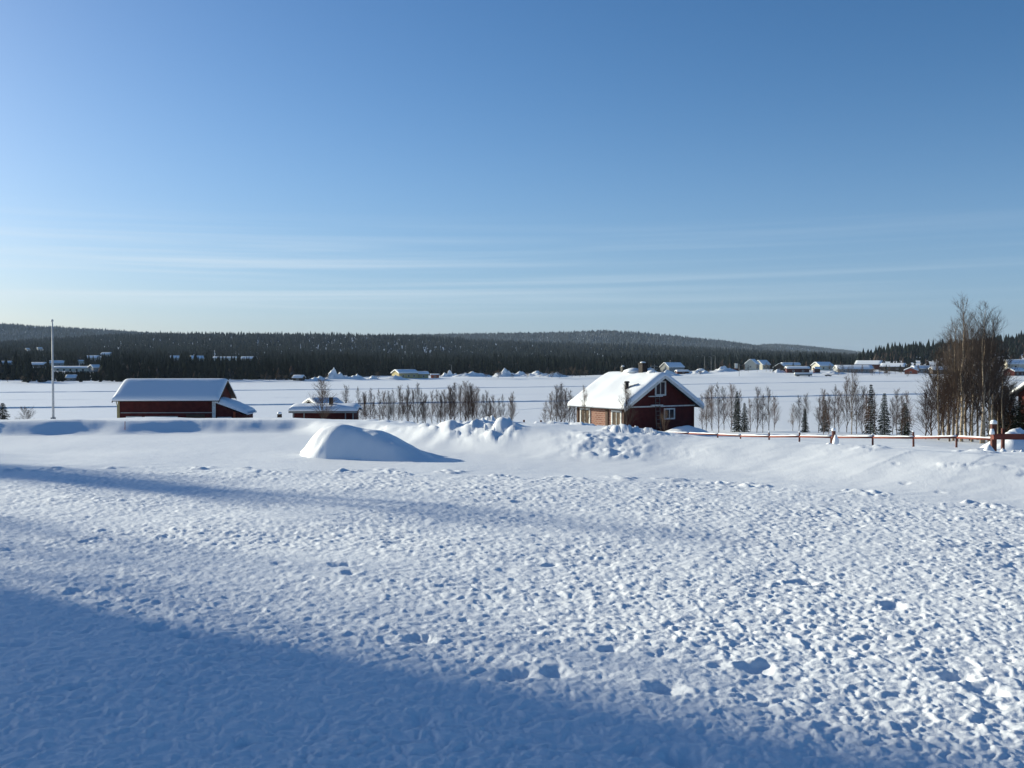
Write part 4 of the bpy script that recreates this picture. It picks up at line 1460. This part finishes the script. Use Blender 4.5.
for i, (px, yb, h, w) in enumerate(((8, 383.5, 5, 1.5), (22, 383.5, 6, 1.2), (42, 383.5, 5, 1.5), (262, 381, 6, 1.2), (270, 381, 5, 1.5), (279, 381, 6, 1.2), (286, 381, 5, 1.5), (327, 380.5, 6, 1.2), (440, 378, 4, 1.6),
                                    (486, 378, 5, 1.6), (512, 378.5, 4, 1.6), (527, 378, 5, 1.5), (552, 378, 6, 1.4), (580, 377, 7, 1.3), (586, 377, 6, 1.4), (838, 375, 5, 1.5), (856, 375.5, 6, 1.5), (872, 376, 6, 1.4), (887, 376.5, 6, 1.4), (907, 377, 5, 1.4), (925, 377, 6, 1.4), (700, 375, 4, 1.6))):
    Y, z = find_Y(px, yb)
    put_tree(SHRUB[i % 2], xat(px, Y), Y, z - .2, h * Y / FPX, 'low bare shrub in the scattered line along the far ice edge', 'shrub', 'shrubs along the far ice edge', 'bare_shrub', w)


for i, (px, yb, h) in enumerate(((733, 371, 7), (774, 372, 8), (776, 371, 6), (793, 370, 8), (801, 370, 7), (809, 370, 8), (826, 370, 7), (851, 372, 8), (886, 373, 9), (900, 372, 8), (926, 372, 9), (934, 372, 8), (996, 371, 9), (655, 373, 7), (688, 373, 7))):
    Y, z = find_Y(px, yb)
    put_tree(SPR[i % 3], xat(px, Y), Y, z - .2, h * Y / FPX, 'dark little spruce standing between the houses of the far shore', 'spruce', 'spruces between the far houses', 'spruce_tree', 1.15)


# ------------------------------------------------------------------ snow heaps
def heap(name, label, cat, c, rx, ry, h, seed, rz=0.0, group=None, lump=.25, n=34, power=1.6):
    V, F = [], []
    for i in range(n):
        for j in range(n):
            a, b_ = -1.15 + 2.3 * i / (n - 1), -1.15 + 2.3 * j / (n - 1)
            r = math.hypot(a, b_)
            z = max(0, 1 - r ** power)
            z = z * (1 + lump * float(perlin(a * 2.2 + seed, b_ * 2.2, seed)) + lump * .5 * float(perlin(a * 5 + seed, b_ * 5, seed + 1)))
            zz = h * z if r < 1 else -.35 * h * (r - 1) - .02
            V.append((a * rx, b_ * ry, zz))
    for i in range(n - 1):
        for j in range(n - 1):
            q = i * n + j
            F.append((q, q + n, q + n + 1, q + 1))
    o = link_mesh(name, np_mesh(name, V, F, [M_SNOW if c[1] < 60 else M_LAKE], True), None, c)
    o.rotation_euler = (0, 0, rz)
    return tag(o, label, cat, group)


def mound():
    """the long drift in the yard, sunlit on its left end"""
    Y0 = 23.0
    kx = [293, 300, 308, 318, 328, 345, 365, 385, 400, 415, 430, 446]
    kh = [-.05, .22, .46, .68, .77, .71, .63, .60, .44, .25, .13, .02]
    n, m = 90, 50
    x = np.linspace(xat(293, Y0), xat(446, Y0), n)
    hx = np.interp(x, [xat(p, Y0) for p in kx], kh)
    hx = np.convolve(np.pad(hx, 7, mode='edge'), np.ones(15) / 15, 'valid')
    V, F = [], []
    for i in range(n):
        wl = math.sqrt(max(.03, 1 - max(0.0, (xat(338, Y0) - x[i]) / (xat(338, Y0) - xat(292, Y0))) ** 2))
        for j in range(m):
            b_ = -1.2 + 2.5 * j / (m - 1)
            sk = .25 * math.sin((x[i] + 4.5) * 1.3)
            prof = max(0.0, 1 - abs(b_) ** 1.7) if b_ < 0 else max(0.0, 1 - abs(b_) ** 2)
            prof = prof * prof * (3 - 2 * prof) * .6 + prof * .4
            yy = Y0 + .55 - 1.0 * i / n + sk * .5 + b_ * (1.0 + .12 * math.sin(x[i] * 2)) * wl + .55 * (1 - wl)
            z = hx[i] * prof * (1 + .10 * float(perlin(x[i] * .9 + yy * 1.6, yy * .7, 76))) + .045 * float(perlin(x[i] * 1.5, yy * 1.5, 77)) + .022 * float(perlin(x[i] * 4, yy * 4, 78)) - .03
            fl = max(0.0, min(1.0, (xat(332, Y0) - x[i]) / (xat(332, Y0) - xat(312, Y0))))
            z += .13 * fl * fl * (3 - 2 * fl) * prof * (1.08 - prof) * (abs(float(perlin(x[i] * 3.4, yy * 3.4, 79))) + .4 * float(perlin(x[i] * 8, yy * 8, 80)))
            if abs(b_) > 1.02:
                z -= .12 * (abs(b_) - 1)
            V.append((x[i], yy, z))
    for i in range(n - 1):
        for j in range(m - 1):
            q = i * m + j
            F.append((q, q + m, q + m + 1, q + 1))
    o = link_mesh('snow_mound', np_mesh('snow_mound', V, F, [M_SNOW], True))
    tag(o, 'smooth long snow mound in the yard with sunlit left end and shaded face', 'snow mound')


mound()


def heap_px(px, py, Y, rx, ry, h, label, seed, group=None, name='snow_heap', **kw):
    x = xat(px, Y)
    z = gz(x, Y) if Y < 200 else float(hill_z(np.array([float(px)]), np.array([float(Y)]))[0])
    return heap(name, label, 'snow heap', (x, Y, z - .05), rx, ry, h, seed, group=group, **kw)


heap_px(686, 430, 80, 2.6, 1.6, .95, 'shaded snow drift against the foot of the dark gable wall', 4, name='snow_drift', lump=.1)
heap_px(587, 436, 36, 1.5, 1.2, .30, 'broken snow heap before the brick side of the red house', 6, lump=.5)
heap_px(1019, 428, 50, 2.0, 1.4, 1.0, 'rounded snow heap at the right edge behind the red barrier', 7, lump=.3)
heap_px(296, 420, 100, 2.2, 1.4, .9, 'low blue shaded drift in front of the low shed', 9, name='snow_drift', lump=.1)
gH = 'snow heaps on the far shore'
for i, (px, yb, rx, h, lab) in enumerate(((333, 379, 4.5, 6.0, 'tall pointed blue shaded snow heap on the far shore above the low shed'), (342, 379, 5.5, 3.6, 'round bright snow heap beside the tall pointed one'),
                                          (356, 379, 6, 2.8, 'low snow heap third from the tall pointed one'), (373, 379, 4, 2.0, 'little snow heap left of the dark shrub by the yellow house'),
                                          (396, 380, 8, 2.4, 'snow heap in front of the sunlit gable of the yellow house'), (470, 377, 14, 3.2, 'long lumpy snow heap between the red hut and the wide shrub'),
                                          (451, 376, 6, 3.4, 'small snow heap right of the brick red hut'), (505, 376.5, 9, 5.0, 'large bright snow heap above the wide bare shrub'),
                                          (519, 376.5, 10, 3.4, 'broad snow heap right of the large bright one'), (536, 376.5, 12, 3.4, 'uneven snow heap farthest right before the red house roof'),
                                          (318, 380, 7, 2.0, 'flat snow heap left of the tall pointed one'),
                                          (446, 376.6, 5, 2.6, 'little snow heap touching the right side of the brick red hut'), (481, 376.8, 8, 2.6, 'knobbly snow heap just left of the wide bare shrub'),
                                          (545, 376.8, 9, 2.4, 'flat snow heap under the bare shrub left of the red house roof'), (556, 377, 9, 3.0, 'snow heap nearest to the left slope of the red house roof'),
                                          (650, 373.5, 9, 5, 'snow heap showing just above the ridge of the red house'), (700, 374, 12, 3.5, 'snow heap under the lamp posts on the far shore'),
                                          (725, 372, 13, 4.0, 'wide rounded snow heap left of the notice board'), (664, 376, 14, 3.6, 'blue shaded snow heap below the hipped roof house'),
                                          (779, 373, 8, 2.4, 'small snow heap before the dark cabin'), (834, 374, 10, 2.0, 'low snow heap beside the parked dark car'))):
    Y, z = find_Y(px, yb)
    heap('snow_heap', lab, 'snow heap', (xat(px, Y), Y, z - .1), rx * 1.15, rx * .7, h * .9, 20 + i, group=gH, lump=1.1, n=26, power=1.1)

# ------------------------------------------------------------------ fence and barrier
FENCE = [(668, 434.5, 68), (689, 435.5, 66), (718.5, 436, 62.5), (741, 436.3, 60), (770, 436.3, 57), (800, 436.5, 54.5), (832, 437, 52), (874, 437, 49.5), (915, 436.8, 47.5), (958, 436.6, 45.5), (996, 437.4, 43.0)]


def fence():
    P = []
    for px, py, Y in FENCE:
        x = xat(px, Y)
        P.append(Vector((x, Y, gz(x, Y))))
    root = empty('rail_fence', P[5], 0, 'low red rail fence with snow on its rail, running right from the red house', 'fence')
    o = P[5]
    for i, p in enumerate(P):
        if i == 0:
            continue
        b = MB()
        hgt = (.62, .72, .62, .95, .92, .70, .80, 1.0, .85, .98)[(i - 1) % 10]
        tl = random.uniform(-.03, .03)
        b.tube([p - o + Vector((0, .12, -.3)), p - o + Vector((tl, .12, hgt * .74))], [.05, .045], 8, smooth=False)
        po = b.build('post', M_POSTW, root)
        if i % 3:
            c = MB()
            q = p - o + Vector((tl, .12, hgt * .74 - .01))
            c.tube([q, q + Vector((0, 0, .04)), q + Vector((0, 0, .07))], [.052, .05, .02], 8)
            c.build('snow_cap', M_SNOWROOF, po)
    for a, b_ in zip(P[:-1], P[1:]):
        z0, z1 = .46, .46
        b = MB()
        n = 8
        b.tube([a - o + Vector((0, 0, z0)), b_ - o + Vector((0, 0, z1))], [.055, .05], 7, smooth=True)
        r = b.build('rail', M_RAIL, root)
        c = MB()
        pts, rr_ = [], []
        for k in range(n + 1):
            f = .03 + .94 * k / n
            v = random.uniform(.3, 1.0)
            pts.append(a.lerp(b_, f) - o + Vector((0, 0, z0 + .05 + .02 * v)))
            rr_.append(.022 + .022 * v)
        c.tube(pts, rr_, 7)
        c.build('snow_strip', M_SNOWROOF, r)


fence()


def fence_left():
    Y = 72
    P = [Vector((xat(px, Y), Y, gz(xat(px, Y), Y))) for px in (524, 541, 561, 578)]
    o = P[1]
    root = empty('rail_fence', o, 0, 'short dark red rail fence left of the brick side of the red house', 'fence')
    for i, p in enumerate(P):
        b = MB()
        b.tube([p - o + Vector((0, .12, -.3)), p - o + Vector((0, .12, .85))], [.08, .07], 8, smooth=False)
        b.build('post', M_POSTW, root)
    for a, b_ in zip(P[:-1], P[1:]):
        b = MB()
        b.tube([a - o + Vector((0, 0, .45)), b_ - o + Vector((0, 0, .45))], [.075, .075], 7)
        r = b.build('rail', M_RAIL, root)
        c = MB()
        c.tube([a - o + Vector((0, 0, .54)), b_ - o + Vector((0, 0, .54))], [.05, .05], 7)
        c.build('snow_strip', M_SNOWROOF, r)


fence_left()


def barrier():
    Y = 37.0
    x0 = xat(996, Y)
    z = gz(x0, Y)
    root = empty('road_barrier', (x0, Y, z), 0, 'thick red barrier beam on a snowy post at the right edge', 'barrier')
    zc = at(996, 437, Y).z - z
    b = MB()
    b.box((0, .16, zc / 2 + .1), (.18, .15, zc + .75))
    po = b.build('post', M_POSTW, root)
    c = MB()
    zt = zc + .475
    c.tube([(0, .16, zt), (0, .16, zt + .1), (.0, .16, zt + .15)], [.13, .12, .05], 9)
    c.tube([(-.12, .02, zc + .1), (-.13, .02, zc + .3)], [.10, .06], 8)
    c.build('snow_cap', M_SNOWROOF, po)
    b = MB()
    b.box((2.6, 0, zc), (5.4, .12, .21), ry=.006)
    b.build('beam', M_RAIL, root)
    b = MB()
    b.box((.42, .3, zc / 2 + .05), (.10, .10, zc + .5))
    b.build('post', M_POSTW, root)
    for i in range(7):
        pass


barrier()
gB = 'lumps of snow under the barrier'
for i, (dx, r) in enumerate(((-.15, .24), (.18, .16), (.42, .13), (.62, .17), (.85, .10))):
    x = xat(996, 36.6) + dx * 1.6
    heap('snow_lump', 'small lump of snow fallen under the red barrier', 'snow lump', (x, 36.6, gz(x, 36.6) - .03), r, r * .8, r * 1.1, 60 + i, group=gB, n=12, lump=.3)


# a snowed-over post leaning by the fence
def snowy_post():
    Y = 50.5
    x = xat(834, Y)
    z = gz(x, Y)
    root = empty('snowy_post', (x, Y, z), 0, 'short red post capped and plastered with snow, standing by the fence', 'post')
    b = MB()
    b.tube([(0, 0, -.2), (0, 0, .80)], [.10, .09], 8, smooth=False)
    b.build('post', M_POSTW, root)
    c = MB()
    c.tube([(0, 0, .79), (0, 0, .88), (0, 0, .93)], [.12, .11, .04], 9)
    c.tube([(.06, -.09, -.1), (.08, -.1, .35), (.06, -.09, .6)], [.20, .15, .05], 9)
    c.tube([(-.2, -.02, -.1), (-.35, -.05, .12)], [.3, .14], 9)
    c.build('snow_cap', M_SNOWROOF, root)


snowy_post()


# ------------------------------------------------------------------ flagpole, posts, stick
def flagpole():
    Y = 95.0
    x = xat(53, Y)
    z = gz(x, Y)
    top = at(53, 322, Y).z - z
    root = empty('flagpole', (x, Y, z), 0, 'tall slim white flagpole without a flag, left of the barn', 'flagpole')
    b = MB()
    b.tube([(0, 0, -.3), (0, 0, top * .5), (0, 0, top)], [.11, .09, .055], 10)
    b.build('pole', M_POLE, root)
    b = MB()
    b.tube([(0, 0, top - .01), (0, 0, top + .08), (0, 0, top + .2), (0, 0, top + .26)], [.06, .12, .11, .03], 10)
    b.build('finial', M_POLE, root)
    b = MB()
    b.tube([(.13, -.02, 1.1), (.10, -.02, top - .2)], [.012, .012], 4)
    b.build('halyard', M_POLE, root)
    b = MB()
    b.box((0, 0, .5), (.34, .34, 1.3))
    b.build('base', M_METAL, root)


flagpole()


def dark_post():
    Y = 92.0
    x = xat(279.5, Y)
    z = gz(x, Y)
    top = at(279.5, 413.5, Y).z - z
    root = empty('letter_post', (x, Y, z), 0, 'short dark post standing alone between the barn and the low shed', 'post')
    b = MB()
    b.box((0, 0, top / 2 - .1), (.22, .22, top + .2))
    b.build('post', M_POSTW, root)
    b = MB()
    b.box((0, 0, top - .35), (.36, .34, .6))
    b.build('box', M_DARKW, root)
    b = MB()
    b.tube([(0, 0, top - .05), (0, 0, top + .1), (0, 0, top + .15)], [.24, .2, .06], 9)
    b.build('snow_cap', M_SNOWROOF, root)


dark_post()
b = MB()
xs_, ys_ = xat(125, 33), 33.0
zz = gz(xs_, ys_)
b.tube([(0, 0, -.4), (.01, 0, .2)], [.012, .010], 6)
mk = b.build('marker_stick', M_ORANGE, None, (xat(124.5, 30.6), 30.6, gz(xat(124.5, 30.6), 30.6) + .05))
tag(mk, 'thin orange marker stick in the snow bank below the barn', 'stick')


# ------------------------------------------------------------------ far lamp posts, notice board, vehicles
def lamp_post(px, yb, hpx, label):
    Y, z = find_Y(px, yb)
    h = hpx * Y / FPX
    root = empty('street_lamp', (xat(px, Y), Y, z), 0, label, 'street lamp', 'street lamps on the far shore')
    b = MB()
    b.tube([(0, 0, -.3), (0, 0, h)], [.18, .12], 6)
    b.build('pole', M_METAL, root)
    b = MB()
    b.tube([(0, 0, h - .1), (-1.4, 0, h + .25)], [.09, .07], 5)
    b.box((-1.7, 0, h + .22), (.8, .35, .18))
    b.build('lamp_head', M_METAL, root)


for px, yb, h, lab in ((704.5, 372, 16, 'leftmost of the three tall street lamps against the dark far woods'), (711, 372, 15, 'middle one of the three tall street lamps against the dark far woods'),
                       (715, 372, 16, 'rightmost of the three tall street lamps against the dark far woods'), (739, 376, 12, 'lone thin pole on the far ice edge right of the notice board'),
                       (451.5, 376, 11, 'lone thin pole before the woods right of the brick red hut')):
    lamp_post(px, yb, h, lab)


def notice_board():
    Y, z = find_Y(736, 371)
    root = empty('notice_board', (xat(736, Y), Y, z), 0, 'pale upright board on a small red base at the far shore', 'board')
    b = MB()
    b.box((0, 0, 4.6), (2.6, .5, 4.2))
    b.build('panel', M_WHITE, root)
    b = MB()
    b.box((0, 0, 1.1), (4.2, 1.6, 2.6))
    b.build('base', M_RED, root)
    b = MB()
    b.box((0, 0, 6.85), (2.8, .8, .3))
    b.build('snow_cap', M_SNOWROOF, root)


notice_board()


def car(px, yb, m_, label, L=4.4, rz=0.0, name='parked_car'):
    Y, z = find_Y(px, yb)
    root = empty(name, (xat(px, Y), Y, z), rz, label, 'car')
    b = MB()
    prof = [(-.5, .25), (.5, .25), (.5, .62), (.47, .78), (.28, .86), (.16, 1.30), (-.24, 1.34), (-.42, .92), (-.5, .84)]
    n = len(prof)
    vs_ = [(x * L, -.85 + (.12 if zz_ > 1 else 0), zz_) for x, zz_ in prof] + [(x * L, .85 - (.12 if zz_ > 1 else 0), zz_) for x, zz_ in prof]
    b.add(vs_, [tuple(range(n)), tuple(range(2 * n - 1, n - 1, -1))] + [(i, n + i, n + (i + 1) % n, (i + 1) % n) for i in range(n)])
    bo = b.build('body', m_, root)
    b = MB()
    for sy in (-1, 1):
        b.box((-.05 * L, sy * .80, 1.08), (.34 * L, .08, .30))
    b.build('window', M_GLASS, root)
    for sx in (-.31, .31):
        for sy in (-1, 1):
            w = MB()
            w.tube([(sx * L, sy * .66, .32), (sx * L, sy * .88, .32)], [.32, .32], 12)
            w.build('wheel', M_TYRE, root)
    b = MB()
    b.box((-.04 * L, 0, 1.42), (.40 * L, 1.4, .18))
    b.build('snow_cover', M_SNOWROOF, root)


car(693, 373.4, M_CARRED, 'red car parked among the snow heaps on the far shore', rz=R(6))
car(828, 376.3, M_CARDK, 'dark car parked at the far ice edge in front of the grey hall', 5.0, rz=R(-4))


def trailer():
    Y, z = find_Y(803, 376.2)
    root = empty('snowy_trailer', (xat(803, Y), Y, z), R(-3), 'long low grey trailer covered with snow at the far ice edge below the red shed', 'trailer')
    b = MB()
    b.box((0, 0, 1.2), (13, 2.3, 1.5))
    b.build('body', M_GREY, root)
    for x in (-4.5, -3.4, 4.4):
        for sy in (-1, 1):
            w = MB()
            w.tube([(x, sy * .9, .42), (x, sy * 1.2, .42)], [.45, .45], 12)
            w.build('wheel', M_TYRE, root)
    sv, sf = snow_slab(13.4, 1.25, .1, 2.05, .8, 12, 8, .6, .05, 4)
    link_mesh('snow_cover', np_mesh('snow_cover', sv, sf, [M_SNOWROOF], True), root)


trailer()


# ------------------------------------------------------------------ what shades the yard from the left, beyond the picture
def shade_casters():
    u = Vector((-math.cos(SUN_A), math.sin(SUN_A), 0))          # towards the sun
    p = Vector((-math.sin(SUN_A), -math.cos(SUN_A), 0))         # to the near side of its shadow
    k = Vector((-4.94, 9.45, 0)) + u * 50
    Lh, Wh = 22.0, 11.0
    c = k + p * (Lh / 2) + u * (Wh / 2)
    gable_house('yard_house', 'large red farmhouse left of the yard, throwing the long shadow over the near snow', 'house', (c.x, c.y, -.2),
                math.atan2(p.y, p.x), Lh, Wh, 15.2, 4.6, .4, .3, .4, M_RED, seed=13, windows=[('y-', x, 1.8, 1.3, 1.4) for x in (-8, -4, 0, 4, 8)] + [('y+', x, 1.8, 1.3, 1.4) for x in (-8, -4, 0, 4, 8)],
                chimneys=((0, 0, .9, 1.4),), barge=M_WHITE)
    for p_, q, hgt, wd, lab, nm in ((BIG[1], Vector((-10.1, 20.4, 0)) + u * 24, 9.6, 1.0, 'bare birch beside the yard left of the picture', 'birch_tree'),
                                    (BIG[2], Vector((-10.1, 19.6, 0)) + u * 33, 11.0, .9, 'taller bare birch farther out beside the yard', 'birch_tree'),
                                    (SPR[0], Vector((-10.1, 19.9, 0)) + u * 52, 15.3, .8, 'tall spruce beside the yard behind the bare birches', 'spruce_tree'),
                                    (BIG[0], k + u * -14 - p * .5, 12.0, .9, 'bare birch at the corner of the large red farmhouse', 'birch_tree'),
                                    (BIG[2], k + u * 4 - p * 2.4, 13.8, .6, 'bare birch two steps from the corner of the large red farmhouse', 'birch_tree')):
        put_tree(p_, q.x, q.y, -.1, hgt, lab, 'spruce' if nm[0] == 's' else 'birch', None, nm, wd)


shade_casters()
